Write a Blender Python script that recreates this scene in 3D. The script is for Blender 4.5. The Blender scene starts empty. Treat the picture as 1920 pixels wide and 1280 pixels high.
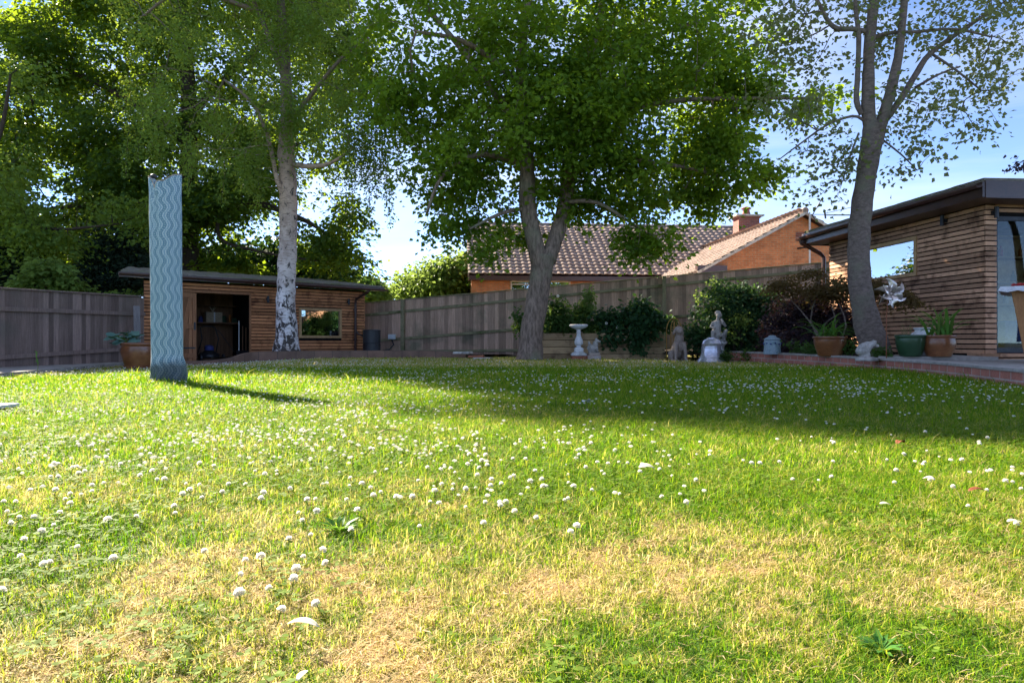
import bpy, bmesh, math, random
import numpy as np
from mathutils import Vector, Matrix
R = math.radians
sc = bpy.context.scene
# ---------------------------------------------------------------- camera, sky, sun, exposure
F, HY, H = 1280.0, 642.0, 0.42          # focal length in photo pixels, horizon row, camera height
cam = bpy.data.cameras.new('camera'); cam.lens = 24; cam.sensor_width = 36; cam.shift_y = 0.001
cam.clip_start = 0.05; cam.clip_end = 2000
co = bpy.data.objects.new('camera', cam); sc.collection.objects.link(co)
co.location = (0, 0, H); co.rotation_euler = (R(90), 0, 0); sc.camera = co
SUN_E = R(31.4); SUN_H = Vector((-.652, .758, 0)).normalized()
sun_dir = Vector((SUN_H.x*math.cos(SUN_E), SUN_H.y*math.cos(SUN_E), math.sin(SUN_E)))
w = bpy.data.worlds.new("World"); sc.world = w; w.use_nodes = True
nt = w.node_tree; bg = nt.nodes['Background']
sky = nt.nodes.new('ShaderNodeTexSky'); sky.sky_type = 'NISHITA'; sky.sun_disc = False
sky.sun_elevation = SUN_E; sky.sun_rotation = math.atan2(SUN_H.x, SUN_H.y)
sky.air_density = 0.5; sky.dust_density = 0.0; sky.ozone_density = 1.6; sky.altitude = 3000
tc = nt.nodes.new('ShaderNodeTexCoord'); mp = nt.nodes.new('ShaderNodeMapping'); mp.inputs['Scale'].default_value = (1.2, 1.2, 7)
mp.inputs['Rotation'].default_value = (R(8), R(14), R(20))
nz = nt.nodes.new('ShaderNodeTexNoise'); nz.inputs['Scale'].default_value = 1.7; nz.inputs['Detail'].default_value = 7; nz.inputs['Roughness'].default_value = .55; nz.inputs['Distortion'].default_value = .5
mr = nt.nodes.new('ShaderNodeMapRange'); mr.inputs['From Min'].default_value = .40; mr.inputs['From Max'].default_value = .74; mr.inputs['To Min'].default_value = .02; mr.inputs['To Max'].default_value = .5
mx = nt.nodes.new('ShaderNodeMixRGB'); mx.inputs[2].default_value = (3.1, 3.1, 3.2, 1)
L = nt.links.new
L(tc.outputs['Generated'], mp.inputs[0]); L(mp.outputs[0], nz.inputs[0]); L(nz.outputs['Fac'], mr.inputs['Value'])
L(mr.outputs[0], mx.inputs[0]); L(sky.outputs[0], mx.inputs[1]); L(mx.outputs[0], bg.inputs['Color'])
bg.inputs['Strength'].default_value = 0.085
sl = bpy.data.lights.new('sun', 'SUN'); sl.energy = 4.3; sl.angle = R(.5); sl.color = (1, .89, .70)
so = bpy.data.objects.new('sun', sl); sc.collection.objects.link(so); so.location = (-20, 25, 20)
so.rotation_euler = sun_dir.to_track_quat('Z', 'Y').to_euler()
sc.view_settings.view_transform = 'Standard'; sc.view_settings.look = 'None'; sc.view_settings.gamma = 1
sc.view_settings.exposure = 2.5
cy = sc.cycles
cy.max_bounces = 8; cy.diffuse_bounces = 4; cy.glossy_bounces = 3; cy.transmission_bounces = 6; cy.transparent_max_bounces = 8
cy.sample_clamp_indirect = 6; cy.caustics_reflective = False; cy.caustics_refractive = False
cy.use_denoising = True

# ---------------------------------------------------------------- helpers
def at(px, py, Y): return Vector(((px-960)/F*Y, Y, H-(py-HY)/F*Y))      # a point seen at (px, py) at depth Y metres
def gd(px, py, z=0.0): return at(px, py, (H-z)*F/(py-HY))                # the point of the level z seen at (px, py)
rnd = random.Random(7)
rs = np.random.RandomState(11)
def sm(t): t = np.clip(t, 0, 1); return t*t*(3-2*t)
def gz(x, y): return -.10*sm((-np.asarray(x, float)-4.5)/3)*sm((np.asarray(y, float)-6)/4)
_lat = np.random.RandomState(5).rand(256, 256)
def vnoise(x, y, s, off=0):
    x = np.asarray(x)*s+37.3+off; y = np.asarray(y)*s+11.7+off*1.7
    xi = np.floor(x).astype(int); yi = np.floor(y).astype(int); fx = x-xi; fy = y-yi
    fx = fx*fx*(3-2*fx); fy = fy*fy*(3-2*fy)
    g = lambda a, b: _lat[a % 256, b % 256]
    return (g(xi, yi)*(1-fx)+g(xi+1, yi)*fx)*(1-fy)+(g(xi, yi+1)*(1-fx)+g(xi+1, yi+1)*fx)*fy
def fbm(x, y, s, off=0): return .5*vnoise(x, y, s, off)+.3*vnoise(x, y, s*2.1, off+9)+.2*vnoise(x, y, s*4.3, off+21)

class MB:
    def __init__(s): s.v = []; s.f = []; s.r = []; s.uv = {}; s.m = None; s.cur = .5
    def add(s, vs, fs, uvs=None):
        b = len(s.v)
        for p in vs:
            p = Vector(p)
            if s.m is not None: p = s.m @ p
            s.v.append(p[:]); s.r.append(s.cur)
        for i, f in enumerate(fs):
            if uvs: s.uv[len(s.f)] = uvs[i]
            s.f.append([b+k for k in f])
    def box(s, x0, x1, y0, y1, z0, z1):
        s.add([(x0,y0,z0),(x1,y0,z0),(x1,y1,z0),(x0,y1,z0),(x0,y0,z1),(x1,y0,z1),(x1,y1,z1),(x0,y1,z1)],
              [(0,3,2,1),(4,5,6,7),(0,1,5,4),(1,2,6,5),(2,3,7,6),(3,0,4,7)])
    def beam(s, a, b, w, h, up=(0,0,1)):                       # a box from a to b
        a = Vector(a); b = Vector(b); d = (b-a).normalized(); sd = d.cross(Vector(up)).normalized(); u = sd.cross(d)
        c = [a+sd*(i*w/2)+u*(j*h/2) for i, j in ((-1,-1),(1,-1),(1,1),(-1,1))]
        e = [p+(b-a) for p in c]
        s.add(c+e, [(0,1,2,3)[::-1],(4,5,6,7),(0,1,5,4),(1,2,6,5),(2,3,7,6),(3,0,4,7)])
    def tube(s, pts, rad, n=8, cap=True):
        pts = [Vector(p) for p in pts]
        if not hasattr(rad, '__len__'): rad = [rad]*len(pts)
        vs = []; fs = []; prev = None
        for i, p in enumerate(pts):
            t = (pts[min(i+1, len(pts)-1)]-pts[max(i-1, 0)]).normalized()
            if prev is None: prev = t.orthogonal().normalized()
            a = (prev-t*prev.dot(t)).normalized(); prev = a; b = t.cross(a)
            for k in range(n):
                th = 2*math.pi*k/n; vs.append(p+(a*math.cos(th)+b*math.sin(th))*rad[i])
        uvs = []
        for i in range(len(pts)-1):
            for k in range(n):
                fs.append((i*n+k, i*n+(k+1) % n, (i+1)*n+(k+1) % n, (i+1)*n+k)); 
        if cap: fs.append(tuple(range(n))[::-1]); fs.append(tuple((len(pts)-1)*n+k for k in range(n)))
        s.add(vs, fs)
    def lathe(s, prof, n=32, c=(0,0,0), sq=False):                       # prof: (radius, z)
        vs = []; fs = []; c = Vector(c)
        for r, z in prof:
            for k in range(n):
                th = 2*math.pi*(k+.5)/n; q = 1/max(abs(math.cos(th)), abs(math.sin(th))) if sq else 1
                vs.append(c+Vector((r*q*math.cos(th), r*q*math.sin(th), z)))
        for i in range(len(prof)-1):
            for k in range(n): fs.append((i*n+k, i*n+(k+1) % n, (i+1)*n+(k+1) % n, (i+1)*n+k))
        fs.append(tuple(range(n))[::-1]); fs.append(tuple((len(prof)-1)*n+k for k in range(n)))
        s.add(vs, fs)
    def ball(s, c, r, n=12, rot=None, jit=0):
        if not hasattr(r, '__len__'): r = (r, r, r)
        vs = []; fs = []; m = rot or Matrix.Identity(3); c = Vector(c)
        k2 = n//2
        vs.append(c+m@Vector((0,0,-r[2])))
        for i in range(1, k2):
            ph = -math.pi/2+math.pi*i/k2
            for k in range(n):
                th = 2*math.pi*k/n; q = 1+jit*(rnd.random()-.5)
                vs.append(c+m@Vector((r[0]*q*math.cos(ph)*math.cos(th), r[1]*q*math.cos(ph)*math.sin(th), r[2]*q*math.sin(ph))))
        vs.append(c+m@Vector((0,0,r[2]))); T = len(vs)-1
        for k in range(n):
            fs.append((0, 1+(k+1) % n, 1+k)); fs.append((T, T-n+k, T-n+(k+1) % n))
        for i in range(k2-2):
            for k in range(n): fs.append((1+i*n+k, 1+i*n+(k+1) % n, 1+(i+1)*n+(k+1) % n, 1+(i+1)*n+k))
        s.add(vs, fs)
    def build(s, name, mat, parent=None, smooth=False, bevel=0, loc=None):
        me = bpy.data.meshes.new(name); me.from_pydata([tuple(p) for p in s.v], [], s.f)
        a = me.attributes.new('rnd', 'FLOAT', 'POINT'); a.data.foreach_set('value', np.array(s.r, dtype=np.float32))
        if s.uv:
            ul = me.uv_layers.new(name='UVMap')
            for p in me.polygons:
                q = s.uv.get(p.index)
                if q:
                    for li, c in zip(p.loop_indices, q): ul.data[li].uv = c
        if smooth: me.polygons.foreach_set('use_smooth', [True]*len(me.polygons))
        me.materials.append(mat); me.update()
        o = bpy.data.objects.new(name, me); sc.collection.objects.link(o)
        if parent: o.parent = parent
        if loc is not None: o.location = loc
        if bevel:
            b = o.modifiers.new('b', 'BEVEL'); b.width = bevel; b.segments = 2; b.limit_method = 'ANGLE'; b.angle_limit = R(40)
        return o
def np_mesh(name, V, faces_flat, counts, mat, parent=None, attrs=None, smooth=False):
    me = bpy.data.meshes.new(name); n = len(V)
    me.vertices.add(n); me.vertices.foreach_set('co', np.ascontiguousarray(V, dtype=np.float32).ravel())
    me.loops.add(len(faces_flat)); me.loops.foreach_set('vertex_index', faces_flat.astype(np.int32))
    me.polygons.add(len(counts)); st = np.concatenate([[0], np.cumsum(counts)[:-1]])
    me.polygons.foreach_set('loop_start', st.astype(np.int32))
    for k, a in (attrs or {}).items():
        at_ = me.attributes.new(k, 'FLOAT', 'POINT'); at_.data.foreach_set('value', np.ascontiguousarray(a, dtype=np.float32))
    me.update(calc_edges=True)
    if smooth: me.polygons.foreach_set('use_smooth', [True]*len(me.polygons))
    me.materials.append(mat)
    o = bpy.data.objects.new(name, me); sc.collection.objects.link(o)
    if parent: o.parent = parent
    return o
def tag(o, label=None, cat=None, group=None, kind=None):
    if label: o['label'] = label
    if cat: o['category'] = cat
    if group: o['group'] = group
    if kind: o['kind'] = kind
    return o
def thing(name, label, cat, loc=(0,0,0), rz=0, group=None):
    o = bpy.data.objects.new(name, None); sc.collection.objects.link(o); o.location = loc; o.rotation_euler = (0,0,rz)
    o.empty_display_size = .2
    return tag(o, label, cat, group)
def copy_tree(o, parent=None):
    c = o.copy(); sc.collection.objects.link(c)
    if parent: c.parent = parent
    for ch in list(o.children): copy_tree(ch, c)
    return c

# ---------------------------------------------------------------- materials
class NB:
    def __init__(s, name):
        s.mat = bpy.data.materials.new(name); s.mat.use_nodes = True; s.t = s.mat.node_tree; s.b = s.t.nodes['Principled BSDF']; s.o = s.t.nodes['Material Output']
    def n(s, ty, **kw):
        x = s.t.nodes.new(ty)
        for k, v in kw.items(): setattr(x, k, v)
        return x
    def l(s, a, b): s.t.links.new(a, b)
    def math(s, op, a, b=None, c=None):
        x = s.n('ShaderNodeMath', operation=op)
        for i, q in enumerate((a, b, c)):
            if q is None: continue
            if isinstance(q, (int, float)): x.inputs[i].default_value = q
            else: s.l(q, x.inputs[i])
        return x.outputs[0]
    def mix(s, f, a, b, mode='MIX'):
        x = s.n('ShaderNodeMixRGB', blend_type=mode)
        for i, q in enumerate((f, a, b)):
            if isinstance(q, (int, float)): x.inputs[i].default_value = q
            elif isinstance(q, (tuple, list)): x.inputs[i].default_value = tuple(q)+(1,) if len(q) == 3 else q
            else: s.l(q, x.inputs[i])
        return x.outputs[0]
    def coord(s, kind='Object', scale=(1,1,1), rot=(0,0,0)):
        t = s.n('ShaderNodeTexCoord'); m = s.n('ShaderNodeMapping'); m.inputs['Scale'].default_value = scale; m.inputs['Rotation'].default_value = rot
        s.l(t.outputs[kind], m.inputs[0]); return m.outputs[0]
    def noise(s, vec, scale, detail=5, rough=.55, dist=0):
        x = s.n('ShaderNodeTexNoise'); x.inputs['Scale'].default_value = scale; x.inputs['Detail'].default_value = detail
        x.inputs['Roughness'].default_value = rough; x.inputs['Distortion'].default_value = dist
        if vec is not None: s.l(vec, x.inputs[0])
        return x.outputs['Fac']
    def rng(s, v, a, b, c=0, d=1):
        x = s.n('ShaderNodeMapRange'); s.l(v, x.inputs['Value'])
        for k, q in zip(('From Min', 'From Max', 'To Min', 'To Max'), (a, b, c, d)): x.inputs[k].default_value = q
        return x.outputs[0]
    def attr(s, name): return s.n('ShaderNodeAttribute', attribute_name=name).outputs['Fac']
    def bump(s, v, strength, dist=.01):
        x = s.n('ShaderNodeBump'); x.inputs['Strength'].default_value = strength; x.inputs['Distance'].default_value = dist
        s.l(v, x.inputs['Height']); s.l(x.outputs[0], s.b.inputs['Normal'])
def M(name, c1, c2=None, scale=6, stretch=(1,1,1), rough=.7, bump=.3, metal=0, c3=None, vary=.5, spec=.12, dist=.01, sp_scale=None, rot=(0,0,0)):
    n = NB(name); c2 = c2 or tuple(q*.65 for q in c1)
    v = n.coord('Object', stretch, rot)
    a = n.noise(v, scale, 7, .6); fine = n.noise(v, scale*6, 5, .6)
    col = n.mix(n.rng(a, .32, .68), c1, c2)
    if c3: 
        big = n.noise(n.coord('Object'), sp_scale or scale*.35, 5, .6)
        col = n.mix(n.rng(big, .52, .68), col, c3)
    col = n.mix(.8, col, n.mix(1, (1,1,1), n.rng(fine, .3, .7, .72, 1.2), 'MULTIPLY'), 'MULTIPLY')
    f = n.rng(n.attr('rnd'), 0, 1, 1-vary*.6, 1+vary*.6)
    col = n.mix(1, col, f, 'MULTIPLY')
    n.l(col, n.b.inputs['Base Color']); n.b.inputs['Roughness'].default_value = rough; n.b.inputs['Metallic'].default_value = metal
    n.b.inputs['Specular IOR Level'].default_value = spec
    if bump: n.bump(fine, bump, dist)
    return n.mat
def brick_mat(name, c1, c2, mortar, bw=.225, bh=.075, uv=False, rough=.85, msize=.01, variety=.6):
    n = NB(name)
    if uv: vec = n.coord('UV')
    else:
        t = n.n('ShaderNodeTexCoord'); s_ = n.n('ShaderNodeSeparateXYZ'); n.l(t.outputs['Object'], s_.inputs[0])
        c = n.n('ShaderNodeCombineXYZ'); n.l(n.math('ADD', s_.outputs[0], s_.outputs[1]), c.inputs[0]); n.l(s_.outputs[2], c.inputs[1]); vec = c.outputs[0]
    b = n.n('ShaderNodeTexBrick'); n.l(vec, b.inputs[0]); b.inputs['Scale'].default_value = 1
    b.inputs['Brick Width'].default_value = bw; b.inputs['Row Height'].default_value = bh; b.inputs['Mortar Size'].default_value = msize
    b.inputs['Mortar Smooth'].default_value = .15; b.inputs['Bias'].default_value = -.1
    b.inputs['Color1'].default_value = c1+(1,); b.inputs['Color2'].default_value = c2+(1,); b.inputs['Mortar'].default_value = mortar+(1,)
    o = n.coord('Object'); a = n.noise(o, 3, 6, .6); f2 = n.noise(o, 60, 4, .6)
    col = n.mix(1, b.outputs['Color'], n.rng(a, .3, .7, 1-variety*.4, 1+variety*.4), 'MULTIPLY')
    col = n.mix(1, col, n.rng(f2, .3, .7, .8, 1.15), 'MULTIPLY')
    n.l(col, n.b.inputs['Base Color']); n.b.inputs['Roughness'].default_value = rough
    h = n.math('ADD', n.math('MULTIPLY', b.outputs['Fac'], -1), n.math('MULTIPLY', f2, .3)); n.bump(h, .6, .008)
    return n.mat
def leaf_mat(name, c1, c2, trans, tf=.45, rough=.55, spec=.12):
    n = NB(name); r = n.attr('rnd')
    col = n.mix(r, c1, c2); n.l(col, n.b.inputs['Base Color']); n.b.inputs['Roughness'].default_value = rough; n.b.inputs['Specular IOR Level'].default_value = spec
    tr = n.n('ShaderNodeBsdfTranslucent'); tcol = n.mix(1, n.mix(r, trans, tuple(q*.72 for q in trans)), (1,1,1), 'MULTIPLY'); n.l(tcol, tr.inputs[0])
    mx_ = n.n('ShaderNodeMixShader'); mx_.inputs[0].default_value = tf; n.l(n.b.outputs[0], mx_.inputs[1]); n.l(tr.outputs[0], mx_.inputs[2]); n.l(mx_.outputs[0], n.o.inputs[0])
    return n.mat
def glass_mat(name, tint=(.02,.02,.02), alpha=.35, ior=1.7):
    n = NB(name); n.b.inputs['Roughness'].default_value = .02; n.b.inputs['Base Color'].default_value = tint+(1,)
    n.b.inputs['Specular IOR Level'].default_value = .5
    gl = n.n('ShaderNodeBsdfGlossy'); gl.inputs['Roughness'].default_value = .015; gl.inputs['Color'].default_value = (.9,.93,.95,1)
    tp = n.n('ShaderNodeBsdfTransparent'); tp.inputs[0].default_value = (.75,.8,.78,1)
    fr = n.n('ShaderNodeFresnel'); fr.inputs['IOR'].default_value = ior
    f = n.rng(fr.outputs[0], 0, 1, alpha, 1)
    m = n.n('ShaderNodeMixShader'); n.l(f, m.inputs[0]); n.l(tp.outputs[0], m.inputs[1]); n.l(gl.outputs[0], m.inputs[2]); n.l(m.outputs[0], n.o.inputs[0])
    return n.mat

m_fence = M('fence wood', (.60,.40,.305), (.40,.25,.185), 5, (9,9,.5), .85, .4, vary=.6, c3=(.24,.20,.14), sp_scale=.9)
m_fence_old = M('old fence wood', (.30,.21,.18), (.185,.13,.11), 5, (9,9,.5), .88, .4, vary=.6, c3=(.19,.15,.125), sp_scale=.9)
m_rail = M('fence rail wood', (.33,.28,.18), (.23,.20,.12), 6, (1,1,5), .85, .4, vary=.4, c3=(.10,.115,.045))
m_slat = M('cedar slat', (.62,.27,.12), (.45,.18,.085), 3, (1,1,9), .6, .25, vary=.6, c3=(.22,.085,.042), sp_scale=3.5)
m_slat2 = M('weathered cedar slat', (.60,.34,.205), (.46,.245,.15), 3, (1,1,9), .6, .25, vary=.6, c3=(.22,.11,.065), sp_scale=3.5)
m_black = M('black backing', (.012,.010,.010), rough=.9, bump=0)
m_trim = M('brown trim', (.07,.028,.022), (.045,.02,.016), 4, rough=.35, bump=.05, spec=.5)
m_timber = M('door timber', (.36,.17,.085), (.25,.11,.055), 4, (8,8,.6), .65, .2, vary=.5)
m_frame = M('window frame timber', (.52,.33,.17), (.38,.22,.11), 4, (3,3,3), .55, .15, vary=.4)
m_planter = M('new sleeper wood', (.50,.35,.20), (.37,.245,.135), 4, (.7,5,6), .75, .3, vary=.5, c3=(.24,.155,.09), sp_scale=4)
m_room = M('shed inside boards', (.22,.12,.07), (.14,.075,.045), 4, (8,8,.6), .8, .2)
m_moss = M('mossy felt', (.33,.29,.24), (.19,.17,.14), 9, rough=.95, bump=.9, c3=(.16,.19,.05), sp_scale=1.6, dist=.05)
m_stone = M('pale stone', (.66,.61,.57), (.44,.40,.37), 9, rough=.85, bump=.5, c3=(.22,.205,.19), dist=.006)
m_white = M('white painted stone', (.74,.74,.76), (.58,.57,.58), 7, rough=.7, bump=.3, c3=(.40,.38,.35), dist=.004)
m_dog = M('weathered stone', (.52,.41,.35), (.34,.26,.22), 7, rough=.85, bump=.5, c3=(.46,.42,.42), dist=.006)
m_terra = M('glazed brown pot', (.26,.095,.035), (.16,.055,.022), 5, (1,1,4), .28, .08, spec=.6, c3=(.33,.15,.06))
m_saucer = M('terracotta', (.36,.14,.08), (.27,.10,.06), 6, rough=.8, bump=.2)
m_gpot = M('green glazed pot', (.025,.075,.032), (.015,.05,.02), 5, (1,1,6), .3, .08, spec=.6)
m_soil = M('soil', (.045,.03,.02), (.025,.018,.012), 20, rough=.95, bump=.9, dist=.02)
m_conc = M('concrete paving', (.42,.38,.35), (.31,.28,.26), 2.2, rough=.9, bump=.3, c3=(.25,.225,.20), sp_scale=1.1)
m_chrome = M('polished bell metal', (.62,.60,.66), (.50,.47,.52), 4, rough=.22, bump=.02, metal=.6, vary=0)
m_plastic = M('black plastic', (.022,.022,.028), (.016,.016,.02), 6, rough=.45, bump=.03, spec=.5)
m_wplastic = M('white plastic', (.62,.64,.68), (.55,.57,.6), 6, rough=.4, bump=.03, spec=.5)
m_bark = M('maple bark', (.42,.30,.235), (.13,.095,.075), 9, (2.2,2.2,.6), .9, 1, c3=(.27,.25,.17), sp_scale=1.2, dist=.03)
m_bark2 = M('grey smooth bark', (.33,.25,.215), (.15,.115,.10), 9, (1.6,1.6,3.2), .85, 1, c3=(.25,.23,.17), sp_scale=2.2, dist=.03)
m_dbark = M('dark bark', (.085,.062,.048), (.05,.037,.03), 8, (2,2,.7), .9, .8, dist=.02)
m_copper = M('pale copper vane', (.72,.56,.47), (.80,.74,.72), 3, rough=.3, bump=.02, metal=.75, vary=.6)
def birch_mat():
    n = NB('birch bark'); v = n.coord('Object', (1,1,1))
    h = n.noise(n.coord('Object', (2.5,2.5,16)), 2.2, 6, .65, .4); d = n.noise(n.coord('Object', (5,5,3)), 1.7, 6, .65, .8)
    s_ = n.n('ShaderNodeSeparateXYZ'); n.l(v, s_.inputs[0])
    low = n.rng(s_.outputs[2], 2.2, .3, 0, .13)
    warm = n.rng(s_.outputs[2], 1.0, 4.0)
    pat = n.noise(n.coord('Object', (1,1,.7)), 2.6, 5, .6)
    base = n.mix(warm, (.78,.73,.74), (.55,.38,.29))
    base = n.mix(n.rng(pat, .45, .62), base, n.mix(warm, (.50,.43,.41), (.34,.22,.165)))
    base = n.mix(n.rng(s_.outputs[2], 4.6, 6.5), base, (.17,.12,.09))
    c = n.mix(n.rng(h, .54, .62), base, (.22,.15,.115))
    c = n.mix(n.rng(n.math('ADD', d, low), .57, .63), c, (.055,.042,.038))
    n.l(c, n.b.inputs['Base Color']); n.b.inputs['Roughness'].default_value = .75
    n.bump(n.math('ADD', h, d), .7, .02); return n.mat
m_birch = birch_mat()
m_hbrick = brick_mat('orange house brick', (.62,.21,.075), (.46,.14,.05), (.42,.26,.15))
m_cbrick = brick_mat('red chimney brick', (.30,.08,.055), (.20,.055,.042), (.24,.17,.14))
m_gbrick = brick_mat('red garden brick', (.46,.17,.12), (.33,.11,.08), (.40,.30,.26), .225, .09, uv=True, msize=.009)
m_ebrick = brick_mat('dull brown edging block', (.25,.14,.10), (.17,.105,.08), (.10,.075,.06), .45, .30, uv=True, msize=.008)
m_tile = M('concrete roof tile', (.33,.25,.22), (.23,.175,.155), 5, rough=.85, bump=.3, c3=(.26,.19,.165), sp_scale=.8, vary=.35)
m_wframe = M('painted window frame', (.66,.60,.52), (.55,.5,.43), 6, rough=.5, bump=.05)
m_glass = glass_mat('window glass', alpha=.3)
m_glass_d = glass_mat('door glass', alpha=.01, ior=1.25)
m_glass_r = glass_mat('reflective glass', alpha=.36)
m_metal = M('galvanised metal', (.45,.45,.45), (.35,.35,.36), 6, rough=.4, bump=.05, metal=.8)
m_dmetal = M('dark metal', (.05,.05,.055), (.035,.035,.04), 6, rough=.4, bump=.05, metal=.6)
m_maple = leaf_mat('maple leaf', (.014,.052,.012), (.17,.265,.026), (.46,.66,.03), .40)
m_birchl = leaf_mat('birch leaf', (.055,.115,.034), (.11,.18,.04), (.50,.64,.06), .42)
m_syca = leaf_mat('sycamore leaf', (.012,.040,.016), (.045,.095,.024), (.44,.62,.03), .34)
m_grey = leaf_mat('grey green leaf', (.10,.13,.05), (.17,.18,.08), (.42,.46,.14), .42)
m_light = leaf_mat('light green leaf', (.085,.15,.035), (.15,.23,.05), (.32,.44,.08), .4)
m_bush = leaf_mat('dark bush leaf', (.018,.058,.024), (.042,.10,.032), (.10,.20,.03), .25, .6, .2)
m_bush2 = leaf_mat('mid bush leaf', (.035,.085,.025), (.07,.13,.03), (.22,.34,.05), .35)
m_purple = leaf_mat('purple leaf', (.035,.026,.035), (.065,.045,.052), (.12,.06,.05), .3)
m_rust = leaf_mat('rusty leaf', (.10,.06,.03), (.13,.10,.035), (.34,.22,.06), .4)
m_conif = leaf_mat('conifer spray', (.016,.030,.020), (.030,.050,.030), (.06,.10,.04), .2)
m_strap = leaf_mat('strap leaf', (.06,.17,.035), (.10,.25,.05), (.25,.45,.05), .35, .4)
m_hosta = leaf_mat('blue green leaf', (.10,.20,.17), (.15,.26,.20), (.15,.3,.15), .25)
m_petal = leaf_mat('white petal', (.88,.88,.84), (.78,.72,.64), (1,.98,.92), .6)
m_stem = leaf_mat('green stem', (.10,.19,.03), (.14,.2,.04), (.2,.3,.05), .2)
m_soilg = m_soil
# ---------------------------------------------------------------- the ground
SPLOT = [(gd(px, py), r) for px, py, r in [(330,1170,.22),(520,1110,.2),(640,1190,.22),(1350,1130,.34),(1500,1090,.4),(1720,1080,.45),(1850,1130,.3),(1300,1010,.35),(1180,1080,.3),(850,1060,.3),
         (1000,1120,.25),(560,1020,.25),(300,1050,.2),(1560,1000,.4),(20,905,.25),(1250,1190,.2),(1850,1000,.35),(1650,1010,.35),(1450,1240,.12),(1200,980,.3)]]
GSPLOT = [(gd(px, py), r) for px, py, r in [(1650,1215,.13),(640,995,.14),(1330,1240,.1),(1080,1230,.08),(860,1010,.12),(130,1060,.18),(1750,960,.3),(1440,960,.25),(100,1000,.2),(1100,930,.3),(1900,1240,.12)]]
def dryness(x, y):
    x = np.asarray(x, float); y = np.asarray(y, float)
    d = .40*sm((2.5-y)/1.1) + .46*sm((y-9.6)/2.2) + .10
    e = 0
    for c, r in SPLOT: e = np.maximum(e, np.exp(-(((x-c.x)**2+((y-c.y)*.8)**2)/(r*r*.55))))
    d = d+.15*e
    for c, r in GSPLOT: d = d - .42*np.exp(-(((x-c.x)**2+((y-c.y)*.8)**2)/(r*r)))
    d = d + .32*(fbm(x, y, 2.3)-.5) + 1.15*(fbm(x, y, 17, 50)-.5)*np.clip(1.6-y*.25, .4, 1.2)
    return .04+.74*np.clip(d, 0, 1)
xs = np.concatenate([[-500,-200,-90,-45], np.linspace(-20,-7,27), np.linspace(-6.8,6.8,341), np.linspace(7,20,27), [45,90,200,500]])
ys = np.concatenate([[-400,-150,-60,-25,-10,-4,-1], np.linspace(0,6,201), np.linspace(6.1,12,60), np.linspace(12.4,24,40), [40,80,150,300,600,1500]])
X, Y = np.meshgrid(xs, ys); Z = gz(X, Y) + .012*(fbm(X, Y, .9)-.5)*(np.abs(X) < 8)
V = np.stack([X, Y, Z], -1).reshape(-1, 3); nx, ny = len(xs), len(ys)
ii = (np.arange(ny-1)[:, None]*nx+np.arange(nx-1)[None]).ravel()
Fq = np.stack([ii, ii+1, ii+nx+1, ii+nx], -1)
def grass_shader(name, blade):
    n = NB(name); d = n.attr('dry'); r = n.attr('rnd')
    if blade:
        f = n.math('ADD', n.math('MULTIPLY', d, 1.25), n.math('MULTIPLY', n.math('SUBTRACT', r, .5), .85))
    else:
        f = n.math('ADD', d, n.math('MULTIPLY', n.math('SUBTRACT', n.noise(n.coord('Object'), 45, 5, .7), .5), 1.2))
    cr = n.n('ShaderNodeValToRGB'); n.l(f, cr.inputs[0]); e = cr.color_ramp.elements
    g = [(0, (.075,.165,.008)), (.25, (.17,.275,.010)), (.46, (.31,.31,.030)), (.68, (.48,.37,.18)), (1, (.60,.45,.29))] if blade else \
        [(0, (.045,.095,.014)), (.3, (.075,.115,.02)), (.5, (.13,.13,.035)), (.75, (.29,.20,.095)), (1, (.36,.235,.13))]
    e[0].position = 0; e[0].color = g[0][1]+(1,); e[1].position = 1; e[1].color = g[-1][1]+(1,)
    for p_, c_ in g[1:-1]: q = e.new(p_); q.color = c_+(1,)
    n.l(cr.outputs[0], n.b.inputs['Base Color']); n.b.inputs['Roughness'].default_value = .6; n.b.inputs['Specular IOR Level'].default_value = .08
    if blade:
        tr = n.n('ShaderNodeBsdfTranslucent'); n.l(n.mix(1, cr.outputs[0], (1.6,1.72,1.15), 'MULTIPLY'), tr.inputs[0])
        m_ = n.n('ShaderNodeMixShader'); m_.inputs[0].default_value = .45; n.l(n.b.outputs[0], m_.inputs[1]); n.l(tr.outputs[0], m_.inputs[2]); n.l(m_.outputs[0], n.o.inputs[0])
    else: n.bump(n.noise(n.coord('Object'), 60, 4, .7), .8, .02)
    return n.mat
m_ground = grass_shader('lawn ground', False); m_blade = grass_shader('grass blade', True)
g_o = np_mesh('ground', V, Fq.ravel(), np.full(len(Fq), 4), m_ground, attrs={'dry': dryness(X, Y).ravel()}, smooth=True)
tag(g_o, 'flat lawn ground under the short grass', 'ground', kind='structure')

# ---------------------------------------------------------------- garden room and shed: shared slatted wall builder
def slat_wall(mb, back, L0, L1, z0, z1, holes, pitch=.088, h=.065, t=.028, side=0):
    """slats in the plane y=0 (side 0) or in the plane x=L1 running along y (side 1); dark backing behind"""
    z = z0; k = 0
    while z+h <= z1+.001:
        spans = [(L0, L1)]
        for a, b, c, d in holes:
            if z+h > c and z < d:
                spans = [q for s_ in spans for q in ((s_[0], min(s_[1], a)), (max(s_[0], b), s_[1])) if q[1]-q[0] > .01]
        for a, b in spans:
            while a < b-.01:                                     # lengths of batten butted end to end
                e = min(b, a+rnd.uniform(2.2, 3.6)) if b-a > 4 else b
                mb.cur = rnd.random(); w_ = rnd.uniform(-.0015, .0015)
                if side == 0: mb.box(a+.001, e-.001, -t+w_, -.001, z, z+h)
                else: mb.box(L1+.001, L1+t+w_, a+.001, e-.001, z, z+h)
                a = e
        z += pitch
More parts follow.
